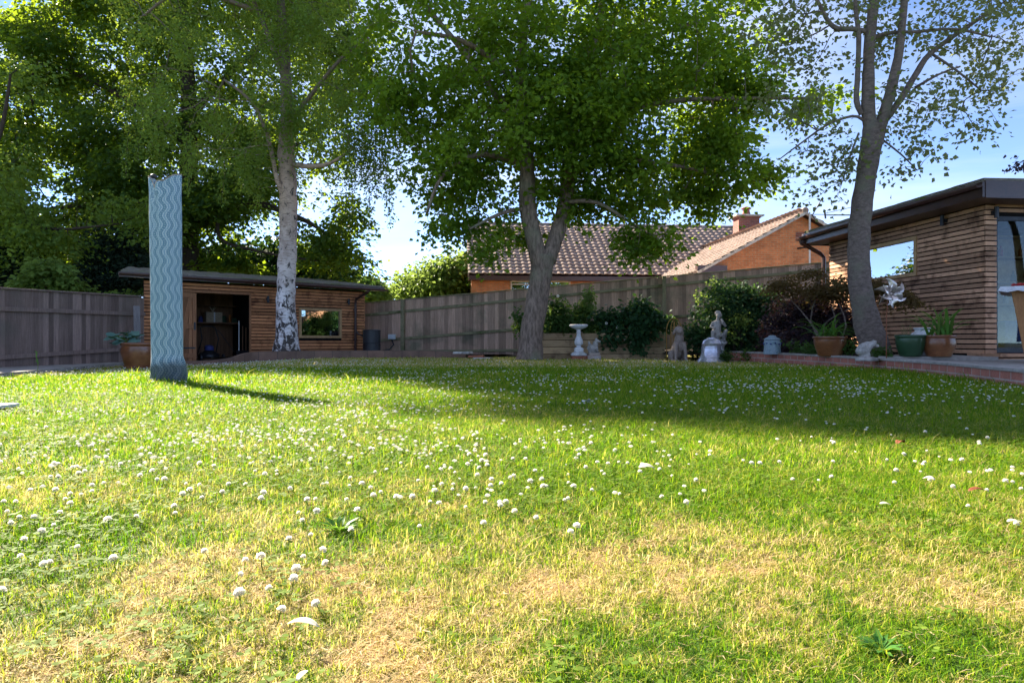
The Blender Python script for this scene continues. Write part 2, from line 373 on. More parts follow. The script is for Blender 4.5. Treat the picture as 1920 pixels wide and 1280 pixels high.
# ---- timber shed
sP = Vector((-9.22, 17.1, 0)); sA = math.atan2(4.1, 4.63); sU = Vector((math.cos(sA), math.sin(sA), 0))
def sloc(px, py=None, P=sP, U=sU):                              # photo pixel on a wall plane -> (distance along, height)
    k = (px-960)/F; t = (k*P.y-P.x)/(U.x-k*U.y); Yd = P.y+t*U.y
    return t if py is None else (t, H-(py-HY)/F*Yd)
SL = sloc(683)
shed = thing('timber_shed', 'long low shed of brown cedar battens with mossy roof and open doorway', 'shed', sP, sA)
dx0, dx1 = sloc(318), sloc(467); dz1 = sloc(420, 551)[1]; dz0 = -.12
wa, wz1 = sloc(560, 576); wb, wz0 = sloc(640, 634); _, wz1b = sloc(640, 580)
wz1 = (wz1+wz1b)/2
top = 2.02
mb = MB(); slat_wall(mb, None, 0, SL, -.12, top, [(dx0, dx1, -1, dz1), (wa, wb, wz0, wz1)]); mb.cur = .5
for z_ in np.arange(-.12, top-.05, .088):                        # the return of the battens round the left and right corners
    mb.cur = rnd.random(); mb.box(SL+.001, SL+.03, 0, 2.8, z_, z_+.065)
mb.build('batten_cladding', m_slat, shed)
mb = MB()
for a, b, c, d in ((0, dx0, -.2, top), (dx0, dx1, dz1, top), (dx1, wa, -.2, top), (wa, wb, -.2, wz0), (wa, wb, wz1, top), (wb, SL, -.2, top)): mb.box(a, b, 0, .06, c, d)
mb.add([(0,.061,-.2),(.06,.061,-.2),(.76,2.8,-.2),(.70,2.8,-.2),(0,.061,top),(.06,.061,top),(.76,2.8,top),(.70,2.8,top)], [(0,3,2,1),(4,5,6,7),(0,1,5,4),(1,2,6,5),(2,3,7,6),(3,0,4,7)]); mb.box(SL-.06, SL, .06, 2.8, -.2, top); mb.box(dx1+.5, dx1+.56, .06, 2.7, -.2, top)
mb.build('wall', m_black, shed)
mb = MB()
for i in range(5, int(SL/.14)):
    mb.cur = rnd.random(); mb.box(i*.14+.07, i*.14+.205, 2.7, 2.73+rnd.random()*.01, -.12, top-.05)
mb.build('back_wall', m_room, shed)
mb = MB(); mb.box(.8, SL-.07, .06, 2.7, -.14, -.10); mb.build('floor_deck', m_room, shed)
# roof: a low slope rising to the back, felt with moss
def roof_slab(x0, x1, y0, y1, za, zb, th, nxx=60, nyy=14, amp=.012, edge=.03, skew=0):
    mb = MB(); vs = []; fs = []
    for j in range(nyy+1):
        for i in range(nxx+1):
            y = y0+(y1-y0)*j/nyy; xl = x0+skew*(y-y0); x = xl+(x1-xl)*i/nxx
            e_ = amp*2*(float(fbm(x*1.0, y*1.0, 2.2))-.5)+edge*float(fbm(x, y, 6, 30))
            vs.append((x, y, za+(zb-za)*j/nyy+th+e_))
    for j in range(nyy):
        for i in range(nxx): a = j*(nxx+1)+i; fs.append((a, a+1, a+nxx+2, a+nxx+1))
    mb.add(vs, fs)
    b0 = [(x0,y0,za),(x1,y0,za),(x1,y1,zb),(x0+skew*(y1-y0),y1,zb)]
    mb.add(b0, [(0,3,2,1)])
    n_ = nxx+1
    fr = [vs[i] for i in range(n_)]; mb.add(fr+[(p[0],p[1],za) for p in fr], [(i, n_+i, n_+i+1, i+1) for i in range(nxx)])
    for xi in (0, nxx):
        s_ = [vs[j*n_+xi] for j in range(nyy+1)]; m_ = nyy+1
        mb.add(s_+[(p[0],p[1],za+(zb-za)*j/nyy) for j, p in enumerate(s_)], [(j, j+1, m_+j+1, m_+j) for j in range(nyy)])
    return mb
RX = sloc(226, P=sP-Vector((-math.sin(sA), math.cos(sA), 0))*.42)
roof_slab(RX, SL+.42, -.42, 3.1, top+.05, top+.50, .05, skew=.26, nxx=130, amp=.02, edge=.055).build('roof', m_moss, shed, smooth=True)
mb = MB(); mb.box(RX-.04, SL+.45, -.47, -.44, top-.02, top+.10); mb.beam((RX-.02, -.44, top+.04), (RX-.02+.26*3.5, 3.1, top+.48), .03, .11); mb.beam((SL+.435, -.44, top+.02), (SL+.435, 3.1, top+.44), .03, .11); mb.build('fascia', m_trim, shed)
mb = MB(); pr = [(.055*math.cos(a), .055*math.sin(a)) for a in np.linspace(math.pi, 2*math.pi, 9)]
vs = [(RX-.06, -.53+p, top+.07+q) for p, q in pr]+[(SL+.5, -.53+p, top+.03+q) for p, q in pr]
mb.add(vs, [(i, i+1, i+10, i+9) for i in range(8)]); g = mb.build('gutter', m_trim, shed, smooth=True); sd = g.modifiers.new('s', 'SOLIDIFY'); sd.thickness = .006
mb = MB(); mb.box(RX+.05, SL+.4, -.42, 0, top+.01, top+.05); mb.build('soffit', m_trim, shed)
dp = sloc(664)
mb = MB(); mb.tube([(dp+.25, -.53, top+.02), (dp+.2, -.5, top-.05), (dp, -.12, top-.28), (dp, -.085, top-.4), (dp, -.085, -.05)], .04, 10)
for z_ in (.5, 1.4): mb.box(dp-.055, dp+.055, -.1, -.03, z_, z_+.03)
mb.build('downpipe', m_trim, shed, smooth=False)
# window
mb = MB(); fw = .075
mb.box(wa, wb, -.045, .05, wz1-fw, wz1); mb.box(wa, wb, -.045, .05, wz0, wz0+fw)
mb.box(wa, wa+fw, -.043, .048, wz0+fw, wz1-fw); mb.box(wb-fw, wb, -.043, .048, wz0+fw, wz1-fw)
fr = mb.build('window', m_frame, shed, bevel=.004)
mb = MB(); mb.box(wa+fw, wb-fw, .0, .008, wz0+fw, wz1-fw); mb.build('pane', m_glass_r, fr)
# doors: left leaf ajar with its brace, frame round the opening
dl = sloc(368)
mb = MB(); mb.box(dx0-.05, dx1+.05, -.035, .06, dz1, dz1+.06); mb.box(dx0-.05, dx0, -.035, .06, dz0, dz1); mb.box(dx1, dx1+.05, -.035, .06, dz0, dz1)
mb.build('door_frame', m_timber, shed, bevel=.003)
mb = MB(); n_ = 7; wd = (dl-dx0-.01)/n_
for i in range(n_): mb.cur = rnd.random(); mb.box(dx0+.005+i*wd, dx0+.005+(i+1)*wd-.006, -.002, .022, dz0+.02, dz1-.01)
door = mb.build('door', m_timber, shed)
mb = MB(); mb.box(dl-.1, dl-.005, -.03, -.004, dz0+.02, dz1-.01); mb.box(dx0+.01, dl-.1, -.03, -.004, dz1-.13, dz1-.01)
mb.box(dx0+.01, dl-.1, -.03, -.004, .78, .9); mb.box(dx0+.01, dl-.1, -.03, -.004, .02, .14)
mb.beam((dl-.16, -.017, dz1-.16), (dx0+.22, -.017, .14), .022, .1, up=(1,0,0)); mb.cur = .5
mb.build('brace', m_timber, door)
mb = MB(); mb.box(dl-.07, dl-.02, -.036, -.031, .75, .95); mb.build('bolt', m_dmetal, door); mb = MB(); mb.box(dx0+.1, dl-.03, -.036, -.031, .26, .3); mb.build('hinge', m_dmetal, door)
# shelf inside, wall lights
mb = MB(); mb.box(dl-.3, dx1+.45, 2.1, 2.68, .98, 1.02); mb.box(dl-.3, dx1+.45, 2.2, 2.68, 1.5, 1.53); mb.build('shelf', m_room, shed)
def wall_light(parent, p, rz=0):
    mb = MB(); mb.m = Matrix.Translation(p)@Matrix.Rotation(rz, 4, 'Z'); mb.box(-.035, .035, -.05, 0, -.03, .03); mb.lathe([(.032,-.09),(.034,-.088),(.034,.088),(.032,.09)], 14, (0,-.075,0)); return mb.build('wall_light', m_dmetal, parent)
wall_light(shed, (*[sloc(500, 561)[0]], -.03, sloc(500, 561)[1])); wall_light(shed, (sloc(651,566)[0], -.03, sloc(651,566)[1]))
def sat(px, py, yin):                                            # point inside the shed seen at (px,py), yin metres behind the front wall
    W = Vector((-math.sin(sA), math.cos(sA), 0)); P = sP+W*yin; t, z = sloc(px, py, P, sU); p = P+sU*t; p.z = z; return p
def sfloor(px, yin): p = sat(px, 600, yin); p.z = -.10; return p
def thing_mesh(name, label, cat, mb, mat, loc=(0,0,0), rz=0, **k):
    o = mb.build(name, mat, None, k.get('smooth', False), k.get('bevel', 0), loc); o.rotation_euler = (0,0,rz)
    return tag(o, label, cat, k.get('group'), k.get('kind'))
m_card = M('pale cardboard', (.46,.36,.26), (.38,.29,.2), 5, rough=.85, bump=.1)
m_blue = M('dull blue', (.05,.06,.22), (.035,.045,.15), 5, rough=.5, bump=.05); m_orange = M('orange plastic', (.45,.15,.04), None, 5, rough=.5, bump=.05)
m_dgreen = M('dull green', (.035,.07,.04), None, 5, rough=.6, bump=.05); m_red = M('red paint', (.42,.035,.03), (.32,.025,.025), 5, rough=.35, bump=.03)
def rect(mb, w, d, h, z=0): mb.box(-w/2, w/2, -d/2, d/2, z, z+h)
p = sat(399, 591, 2.3); p.z = 1.02
mb = MB(); rect(mb, .46, .3, .30); o = thing_mesh('cardboard_box', 'pale cardboard box with tape on the shelf inside the shed', 'box', mb, m_card, p, sA, bevel=.006)
mb = MB(); mb.box(-.02, .02, -.153, .153, .001, .303); mb.build('tape', m_wplastic, o)
p2 = p.copy(); p2.z = 1.325
mb = MB()
for a in range(7): th = rnd.uniform(0, 6.28); mb.tube([(0,0,0), (.05*math.cos(th), .05*math.sin(th), .09), (.12*math.cos(th), .12*math.sin(th), .15+.04*rnd.random())], [.012,.01,.006], 6)
thing_mesh('twine_bundle', 'loose pale bundle of twine lying on the cardboard box', 'twine', mb, m_card, p2, 0)
for px, col, lab, r_, h_ in ((376, m_blue, 'small blue tin at the end of the shed shelf, left of the box', .06, .17), (419, m_dgreen, 'dark green tub on the shed shelf beside the box', .09, .2), (431, m_orange, 'slim orange spray can on the shed shelf', .032, .24), (440, m_dgreen, 'squat dark can on the shed shelf past the orange can', .07, .14)):
    p = sat(px, 590, 2.3); p.z = 1.02; mb = MB(); mb.lathe([(r_*.97,0),(r_,.008),(r_,h_*.86),(r_*.75,h_*.92),(r_*.75,h_),(r_*.7,h_+.004)], 18)
    thing_mesh('storage_can', lab, 'can', mb, col, p, smooth=False)
# lawn mower in the doorway
p = sfloor(392, 1.0); mw = thing('lawn_mower', 'dark push lawn mower with folded handle standing inside the shed doorway', 'lawn mower', p, sA)
mb = MB(); mb.lathe([(.27,.09),(.29,.12),(.27,.2),(.16,.26),(.13,.3)], 20); mb.build('deck', m_dmetal, mw, smooth=True)
mb = MB(); mb.lathe([(.12,.302),(.125,.32),(.115,.42),(.05,.45)], 16); mb.build('engine', m_blue, mw)
for sx in (-1, 1):
    for sy in (-1, 1):
        mb = MB(); mb.m = Matrix.Translation((sx*.3, sy*.24, .1))@Matrix.Rotation(R(90), 4, 'Y'); mb.lathe([(.09,-.025),(.1,-.02),(.1,.02),(.09,.025),(.04,.03)], 18); mb.build('wheel', m_plastic, mw)
mb = MB(); mb.tube([(-.24,.2,.2),(-.22,-.1,.62),(-.2,.1,.93),(-.1,.14,.98),(.1,.14,.98),(.2,.1,.93),(.22,-.1,.62),(.24,.2,.2)], .014, 8); mb.build('handle', m_dmetal, mw, smooth=True)
mb = MB(); mb.tube([(.15,.1,.95),(.3,0,.8),(.42,-.05,.6),(.7,0,.25)], .008, 6); mb.build('cable', m_plastic, mw)
for i, (px, hh, lb) in enumerate(((448, 1.15, 'long grey tool handle leaning inside the shed, first from the doorway edge'), (455, 1.0, 'shorter tool handle leaning in the shed beside the grey one'), (461, .95, 'dark spade leaning at the right end of the shed doorway'))):
    p = sfloor(px, 1.1); mb = MB(); mb.tube([(0,0,.28),(.02,.05,hh)], .016, 8); o = thing_mesh('garden_tool', lb, 'garden tool', mb, m_metal if i == 0 else m_room, p, sA)
    mb = MB(); mb.box(-.07,.07,-.01,.01,0,.3); mb.build('blade', m_dmetal, o, bevel=.003)
# added pot behind the shed window, standing in for a reflected patio pot
p = sat(573, 613, .30)
mb = MB(); mb.lathe([(.07,-.02),(.075,0),(.11,.16),(.12,.165),(.12,.19),(.1,.19),(.1,.15)], 20); t_, z_ = sloc(573, 622)
pp = p.copy(); pp.z = wz0+.24
fp = thing_mesh('reflected_pot_standin', 'dark blue pot added behind the shed window in place of a reflected one', 'flower pot', mb, m_blue, pp)
mb = MB(); mb.box(wa-.1, wb+.1, .08, .5, wz0+.18, wz0+.21); mb.build('inner_sill', m_frame, shed)

# ---- the garden room
gC = at(1848, 668, 11.0); gC.z = 0; gu = Vector((.114, -1, 0)).normalized(); gLn = 4.35
gE = gC-gu*gLn; gA = math.atan2(gu.y, gu.x)
room = thing('garden_room', 'garden room clad in weathered horizontal battens with picture window and dark roof', 'garden room', gE, gA)
gl = lambda px, py: sloc(px, py, gE, gu)
a1, z1a = gl(1722, 442); a0 = gl(1618, 0)[0]; z0a = gl(1722, 517)[1]
gz0 = .24; gtop = 2.66
mb = MB(); slat_wall(mb, None, 0, gLn, gz0, gtop, [(a0, a1, z0a, z1a)], pitch=.083, h=.062)
slat_wall(mb, None, 0, .17, gz0+.001, gtop, [], pitch=.083, h=.056, side=1) if False else None
z = gz0
while z+.062 <= gtop: mb.cur = rnd.random(); mb.box(gLn+.001, gLn+.03, -.027, .17, z, z+.062); z += .083
for z_ in (gtop-.14, gtop-.057): mb.cur = rnd.random(); mb.box(gLn+.001, gLn+.03, .171, 5.5, z_, z_+.056)
mb.build('batten_cladding', m_slat2, room)
mb = MB()
for a, b, c, d in ((0, a0, 0, gtop), (a0, a1, 0, z0a), (a0, a1, z1a, gtop), (a1, gLn, 0, gtop)): mb.box(a, b, 0, .07, c, d)
mb.box(gLn-.08, gLn, .07, .17, 0, gtop); mb.box(gLn-.08, gLn-.001, .17, 5.5, gtop-.2, gtop); mb.box(0, .07, .07, 5.5, 0, gtop); mb.box(0, gLn, 5.43, 5.5, 0, gtop)
mb.build('wall', m_black, room)
m_plas = M('cream inner wall', (.42,.36,.28), (.38,.32,.25), 3, rough=.85, bump=.05)
mb = MB(); mb.box(.08, .1, .08, 5.4, .2, gtop-.02); mb.box(.1, gLn-.1, 5.38, 5.42, .2, gtop-.02); mb.box(.1, a0-.02, .075, .09, .2, gtop-.02); mb.build('inner_lining', m_plas, room)
mb = MB(); mb.box(.08, gLn, .08, 5.4, .15, .235); mb.build('floor_deck', m_room, room)
gt = .28
roof_slab(-.28, gLn+.48, -.45, 5.8, gtop+.0, gtop+.06, gt, amp=.006, edge=.012).build('roof', m_moss, room, smooth=False)
mb = MB(); mb.box(-.31, gLn+.51, -.50, -.455, gtop-.02, gtop+.22); mb.box(gLn+.485, gLn+.52, -.453, 5.8, gtop-.03, gtop+.24); mb.box(-.32, -.285, -.453, 5.8, gtop-.03, gtop+.24)
mb.build('fascia', m_trim, room, bevel=.004)
mb = MB(); mb.box(-.28, gLn+.48, -.455, -.03, gtop-.02, gtop-.005); mb.box(gLn+.03, gLn+.48, -.03, 5.8, gtop-.02, gtop-.005); mb.build('soffit', m_trim, room)
mb = MB(); pr = [(.06*math.cos(a), .06*math.sin(a)) for a in np.linspace(math.pi, 2*math.pi, 9)]
vs = [(-.38, -.565+p, gtop+.14+q) for p, q in pr]+[(gLn+.52, -.565+p, gtop+.18+q) for p, q in pr]
mb.add(vs, [(i, i+1, i+10, i+9) for i in range(8)]); g = mb.build('gutter', m_trim, room, smooth=True); sd = g.modifiers.new('s', 'SOLIDIFY'); sd.thickness = .006
mb = MB(); mb.tube([(-.25,-.565,gtop+.1),(-.24,-.55,gtop+.02),(-.2,-.12,gtop-.22),(-.12,-.08,gtop-.32),(-.12,-.08,.2)], .045, 10); mb.build('downpipe', m_trim, room)
mb = MB(); fw = .07
mb.box(a0, a1, -.05, .06, z1a-fw, z1a); mb.box(a0, a1, -.05, .06, z0a, z0a+fw); mb.box(a1-fw, a1, -.048, .058, z0a+fw, z1a-fw); mb.box(a0, a0+fw, -.048, .058, z0a+fw, z1a-fw)
fr = mb.build('window', m_frame, room, bevel=.004)
mb = MB(); mb.box(a0+fw, a1-fw, 0, .008, z0a+fw, z1a-fw); mb.build('pane', m_glass_r, fr)
t_, z_ = gl(1777, 414); wall_light(room, (t_, -.03, z_))
wall_light(room, (gLn+.03, .1, gtop-.16), R(90))
# glazed front: frames and panes
for k, (ya, yb) in enumerate(((.17, 1.55), (1.55, 2.95), (2.95, 4.3))):
    mb = MB(); x_ = gLn-.06
    mb.box(x_, x_+.05, ya, ya+.05, .26, gtop-.2); mb.box(x_, x_+.05, yb-.05, yb, .26, gtop-.2); mb.box(x_, x_+.05, ya+.05, yb-.05, .26, .34); mb.box(x_, x_+.05, ya+.05, yb-.05, gtop-.27, gtop-.2)
    d = mb.build('glazed_door', m_dmetal, room)
    mb = MB(); mb.box(x_+.02, x_+.028, ya+.05, yb-.05, .34, gtop-.27); mb.build('pane', m_glass_d, d)
mb = MB()
for k, z_ in enumerate((.17, .245)): mb.box(gLn-.35+.0, gLn+.38-.05*k, -.03, 5.5, z_-.05, z_); 
mb.build('step', m_slat2, room)
# shelf unit with bottles inside
sb = thing('shelf_unit', 'tall pale shelf unit standing inside the garden room', 'shelves', room.matrix_world @ Vector((0,0,0)), 0)
Mr = Matrix.Translation(gE) @ Matrix.Rotation(gA, 4, 'Z')
def rl(x, y, z): return Mr @ Vector((x, y, z))
sb.location = rl(3.3, .62, .235); sb.rotation_euler = (0,0,gA+R(90))
mb = MB(); mb.box(0,1.3,.28,.3,0,2.1); mb.box(-.02,0,0,.3,0,2.1); mb.box(1.3,1.32,0,.3,0,2.1); mb.build('carcass', m_frame, sb)
for z_ in (.4, .85, 1.25, 1.7, 2.07): mb = MB(); mb.box(.001,1.299,.01,.279,z_,z_+.025); mb.build('shelf_board', m_frame, sb)
botts = [(.15,1.725,m_dgreen),(.3,1.725,m_blue),(.42,1.725,m_plastic),(.7,1.725,m_red),(.2,1.275,m_plastic),(.5,1.275,m_card),(.95,1.275,m_dgreen),(.4,.875,m_blue),(.8,.875,m_card),(1.1,1.725,m_orange)]
BL = ['dark green bottle at the left end of the top shelf in the garden room', 'dark blue bottle beside the green one on the top garden room shelf', 'black bottle third along the top garden room shelf', 'red bottle in the middle of the top garden room shelf',
 'black bottle alone at the left of the second garden room shelf', 'tan bottle in the middle of the second garden room shelf', 'dark green bottle at the right of the second garden room shelf', 'blue bottle on the third shelf inside the garden room', 'tan bottle on the third shelf inside the garden room', 'orange bottle at the right end of the top garden room shelf']
for k, (x_, z_, m_) in enumerate(botts):
    mb = MB(); h_ = .2+.06*((k*7) % 3); mb.lathe([(.04,0),(.042,.01),(.042,h_*.6),(.015,h_*.78),(.015,h_),(.012,h_+.003)], 14)
    q = Matrix.Translation(sb.location) @ Matrix.Rotation(gA+R(90), 4, 'Z') @ Vector((x_, .12, z_))
    thing_mesh('bottle', BL[k], 'bottle', mb, m_, q, group='bottles on the garden room shelves')
mb = MB(); rect(mb, .5, .6, .55); o = thing_mesh('storage_crate', 'deep blue storage crate on the garden room floor behind the glass', 'crate', mb, m_blue, rl(3.7, 1.0, .236), gA, bevel=.02)
mb = MB(); rect(mb, 1.4, .6, .06, .68); t = thing_mesh('work_table', 'dark work table inside the garden room beyond the blue crate', 'table', mb, m_plastic, rl(2.9, 2.6, .236), gA)
for sx in (-.65,.65):
    for sy in (-.26,.26): mb = MB(); mb.box(sx-.02,sx+.02,sy-.02,sy+.02,0,.68); mb.build('leg', m_dmetal, t)
mb = MB(); rect(mb, .5, .4, .4, .0); thing_mesh('red_toolbox', 'red tool box on the work table inside the garden room', 'tool box', mb, m_red, rl(2.9, 2.6, .98), gA, bevel=.02)

# ---------------------------------------------------------------- fences
def fence(name, label, A, B, zt0, zt1, zb0, zb1, rails, posts, m_board, m_r, cap=True, bw=.115, face=-1):
    A = Vector((A[0], A[1], 0)); B = Vector((B[0], B[1], 0)); d = B-A; ln = d.length; ang = math.atan2(d.y, d.x)
    root = thing(name, label, 'fence', A, ang)
    mb = MB(); n_ = int(ln/bw)
    for i in range(n_):
        t0 = i/n_; x = i*bw*ln/(n_*bw); zt = zt0+(zt1-zt0)*t0; zb = zb0+(zb1-zb0)*t0; mb.cur = rnd.random()
        tw = rnd.uniform(-.003, .003); x1 = x+ln/n_+.012
        zt1_ = zt0+(zt1-zt0)*(i+1)/n_; ya, yb = (0, .014) 
        lift = rnd.uniform(-.01, .01)
        mb.add([(x, ya+.012, zb), (x1, ya+tw, zb), (x1, yb+.012, zb), (x, yb+.014, zb), (x, ya+.012, zt+lift), (x1, ya+tw, zt1_+lift), (x1, yb+.012, zt1_+lift), (x, yb+.014, zt+lift)],
               [(0,3,2,1),(4,5,6,7),(0,1,5,4),(1,2,6,5),(2,3,7,6),(3,0,4,7)])
    mb.build('boards', m_board, root)
    for za, zb_ in rails:
        mb = MB(); mb.beam((0, -.03, za), (ln, -.03, zb_), .05, .085); mb.build('rail', m_r, root, bevel=.006)
    if cap: mb = MB(); mb.beam((0, .0, zt0+.02), (ln, .0, zt1+.02), .09, .032); mb.build('capping', m_r, root, bevel=.004)
    for x in posts:
        zt = zt0+(zt1-zt0)*x/ln; mb = MB(); mb.box(x-.055, x+.055, -.16, -.056, -.3, zt+.03); mb.build('post', m_r, root, bevel=.006)
    return root
fR0 = at(676, 600, 21.9); fR1 = at(1640, 600, 19.3)
def along(P0, P1, px):
    d = P1-P0; k = (px-960)/F; return (k*P0.y-P0.x)/(d.x-k*d.y)
def zat(P0, P1, px, py): t = along(P0, P1, px); Yd = P0.y+t*(P1.y-P0.y); return H-(py-HY)/F*Yd
fl = Vector((fR1.x-fR0.x, fR1.y-fR0.y, 0)).length
def zends(pa, ya, pb, yb):                                       # heights at both fence ends from two points of a line
    ta, tb = along(fR0, fR1, pa), along(fR0, fR1, pb); za, zb = zat(fR0, fR1, pa, ya), zat(fR0, fR1, pb, yb)
    s_ = (zb-za)/(tb-ta); return za-s_*ta, za+s_*(1-ta)
ft = zends(765, 562, 1290, 516); r1 = zends(765, 583, 1290, 531); r2 = zends(765, 634, 1290, 592)
fence('boundary_fence', 'long grey brown close boarded fence behind the sleeper planter, rising towards the brick house', fR0, fR1, ft[0], ft[1], -.05, .1, [r1, r2, (.12, .3)],
      [fl*along(fR0, fR1, p_) for p_ in (757, 1245, 1600)], m_fence, m_rail)
a_ = at(-330, 640, 9.6); b_ = at(266, 640, 16.85)
a_ = Vector((-9.95, 9.2, 0)); b_ = Vector((-9.12, 16.9, 0))
def zl(px, py): t = along(a_, b_, px); return H-(py-HY)/F*(a_.y+t*(b_.y-a_.y))
def zendl(pa, ya, pb, yb):
    ta, tb = along(a_, b_, pa), along(a_, b_, pb); za, zb = zl(pa, ya), zl(pb, yb); s_ = (zb-za)/(tb-ta); return za-s_*ta, za+s_*(1-ta)
q0 = zendl(0, 542, 262, 557); q1 = zendl(0, 579, 262, 589); q2 = zendl(0, 670, 230, 655)
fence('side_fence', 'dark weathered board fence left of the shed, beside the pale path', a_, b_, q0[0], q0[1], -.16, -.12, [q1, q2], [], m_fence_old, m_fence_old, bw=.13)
# path beside it
mb = MB(); pts = [(gd(0, 707, -.1), at(-5, 697, 11.6)), ]
e0 = gd(-300, 722, -.085); e1 = gd(0, 706, -.085); e2 = gd(240, 683, -.085); e3 = gd(268, 681, -.085)
edge = [e0, e1, e2, e3]; inner = [Vector((-10.1, p.y, 0)) for p in edge]; inner[3].x = e3.x-.6; inner[3].y += 1.6
vs = []; fs = []
n_ = 3
for i in range(n_+1): vs += [(edge[i].x, edge[i].y, -.035), (inner[i].x, inner[i].y, -.045), (edge[i].x, edge[i].y, -.16)]
for i in range(n_): fs += [(3*i, 3*i+3, 3*i+4, 3*i+1), (3*i, 3*i+2, 3*i+5, 3*i+3)]
mb.add(vs, fs); tag(mb.build('path', m_conc), 'pale concrete path along the dark side fence', 'path', kind='structure')

# ---------------------------------------------------------------- curved edging of the far bed, and its soil
def ribbon_wall(name, label, cat, pts, th, mat, cap=None, capmat=None, uvs=1.0, inner_side=1, base=-.08):
    """pts: (x, y, ztop) along the wall; a solid wall with UVs along its length"""
    P = [Vector(p) for p in pts]; Q = []
    for i in range(len(P)-1):
        for k in range(8): Q.append(P[i].lerp(P[i+1], k/8) if len(P) < 3 else None)
    # catmull-rom through the points
    Q = []
    for i in range(len(P)-1):
        p0 = P[max(i-1, 0)]; p1 = P[i]; p2 = P[i+1]; p3 = P[min(i+2, len(P)-1)]
        for k in range(8):
            t = k/8; Q.append(.5*((2*p1)+(p2-p0)*t+(2*p0-5*p1+4*p2-p3)*t*t+(3*p1-p0-3*p2+p3)*t**3))
    Q.append(P[-1]); n = len(Q); N = []
    for i in range(n):
        d = Q[min(i+1, n-1)]-Q[max(i-1, 0)]; N.append(Vector((-d.y, d.x, 0)).normalized()*inner_side)
    vs = []; fs = []; uv = []; s_ = 0; S = [0]
    for i in range(1, n): s_ += (Q[i]-Q[i-1]).length; S.append(s_)
    for i in range(n):
        q = Q[i]; o = q+N[i]*th
        vs += [(q.x, q.y, base), (q.x, q.y, q.z), (o.x, o.y, q.z), (o.x, o.y, base)]
    for i in range(n-1):
        a, b = 4*i, 4*i+4
        z0_, z1_ = Q[i].z, Q[i+1].z
        fs.append((a, b, b+1, a+1)); uv.append([(S[i], base-z0_), (S[i+1], base-z1_), (S[i+1], 0), (S[i], 0)])
        fs.append((a+1, b+1, b+2, a+2)); uv.append([(S[i], 0), (S[i+1], 0), (S[i+1], th), (S[i], th)])
        fs.append((a+2, b+2, b+3, a+3)); uv.append([(S[i], 0), (S[i+1], 0), (S[i+1], -z1_+base), (S[i], -z0_+base)])
    fs.append((0,1,2,3)); uv.append([(0,base),(0,0),(th,0),(th,base)]); e = 4*(n-1); fs.append((e+3,e+2,e+1,e)); uv.append([(0,base),(0,0),(th,0),(th,base)])
    mb = MB(); mb.add(vs, fs, uv); o = mb.build(name, mat); tag(o, label, cat)
    if cap:
        mb = MB(); vs = []; fs = []
        for i in range(n):
            q = Q[i]-N[i]*.02; o2 = Q[i]+N[i]*(th+.10)
            vs += [(q.x,q.y,Q[i].z+.001),(q.x,q.y,Q[i].z+cap),(o2.x,o2.y,Q[i].z+cap),(o2.x,o2.y,Q[i].z+.001)]
        for i in range(n-1):
            a, b = 4*i, 4*i+4
            for k in range(4): fs.append((a+k, b+k, b+(k+1) % 4, a+(k+1) % 4))
        mb.add(vs, fs); mb.build('coping', capmat, o)
    return Q
def ez(px, Y, py): p = at(px, py, Y); return p
eq = ribbon_wall('bed_edging', 'low dull brown block edging curving round the birch bed in front of the shed', 'garden edging',
    [ez(343, 15.0, 677), ez(400, 15.6, 675), ez(440, 16.2, 669), ez(475, 16.9, 660), ez(538, 17.3, 658), ez(690, 18.0, 657), ez(790, 18.2, 657), ez(872, 18.0, 660)], .1, m_ebrick)
mb = MB(); vs = [(p.x, p.y+.08, .08 if p.x > -6.9 else -.06) for p in eq if p.x > -7.6]
bk = [(-9.6,19.4,.08),(-5,24,.1),(0,22.5,.06)]
poly = vs+[(0.5,22.2,.05),(-4.7,23.5,.09),(-6.6,19.45,.08)]
mb.add(poly, [tuple(range(len(poly)))]); tag(mb.build('bed_soil', m_soil), kind='structure')
for (px, py, Y, w_, lb) in ((893, 668, 17.2, .42, 'upper of two loose reddish stone slabs at the end of the block edging'), (868, 661, 17.6, .5, 'pale stone slab lying on the far end of the block edging'), (905, 672, 16.9, .5, 'lower loose slab at the lawn edge before the maple')):
    p = at(px, py, Y); mb = MB(); mb.add([(-w_/2,-.12,0),(w_*.4,-.15,0),(w_*.5,.12,0),(-w_*.4,.14,0),(-w_*.47,-.1,.055),(w_*.38,-.13,.05),(w_*.46,.11,.06),(-w_*.37,.12,.05)], [(0,3,2,1),(4,5,6,7),(0,1,5,4),(1,2,6,5),(2,3,7,6),(3,0,4,7)])
    p.z -= .03
    thing_mesh('stone_slab', lb, 'stone slab', mb, m_saucer if px == 893 else m_stone, p, rnd.uniform(-.2,.2), bevel=.01)

# ---------------------------------------------------------------- brick retaining wall and patio
bw_pts = [(at(1368, 658, 14.6)), at(1430, 660, 13.6), at(1520, 664, 12.0), at(1600, 668, 10.7), at(1664, 672, 9.7), at(1760, 678, 8.4), at(1920, 692, 6.4), at(2080, 706, 5.4)]
bq = ribbon_wall('brick_retaining_wall', 'low curved red brick wall with flat coping along the edge of the patio', 'garden wall', [(p.x, p.y, p.z-.03) for p in bw_pts], .11, m_gbrick, cap=.028, capmat=m_conc, base=-.06)
pat = [(p.x+.10, p.y+.02, .158+.0*p.y) for p in bq if p.x > 0 and p.y < 9.9]
pz = .158
poly = [(x, y, pz) for x, y, _ in pat]+[(14, 4.5, pz), (20, 9, pz), (20, 13, pz), (7.9, 13, pz), (5.9, 10.5, pz)]
mb = MB(); mb.add(poly, [tuple(range(len(poly)))]); tag(mb.build('patio', m_conc), 'pale paved patio in front of the garden room', 'patio', kind='structure')
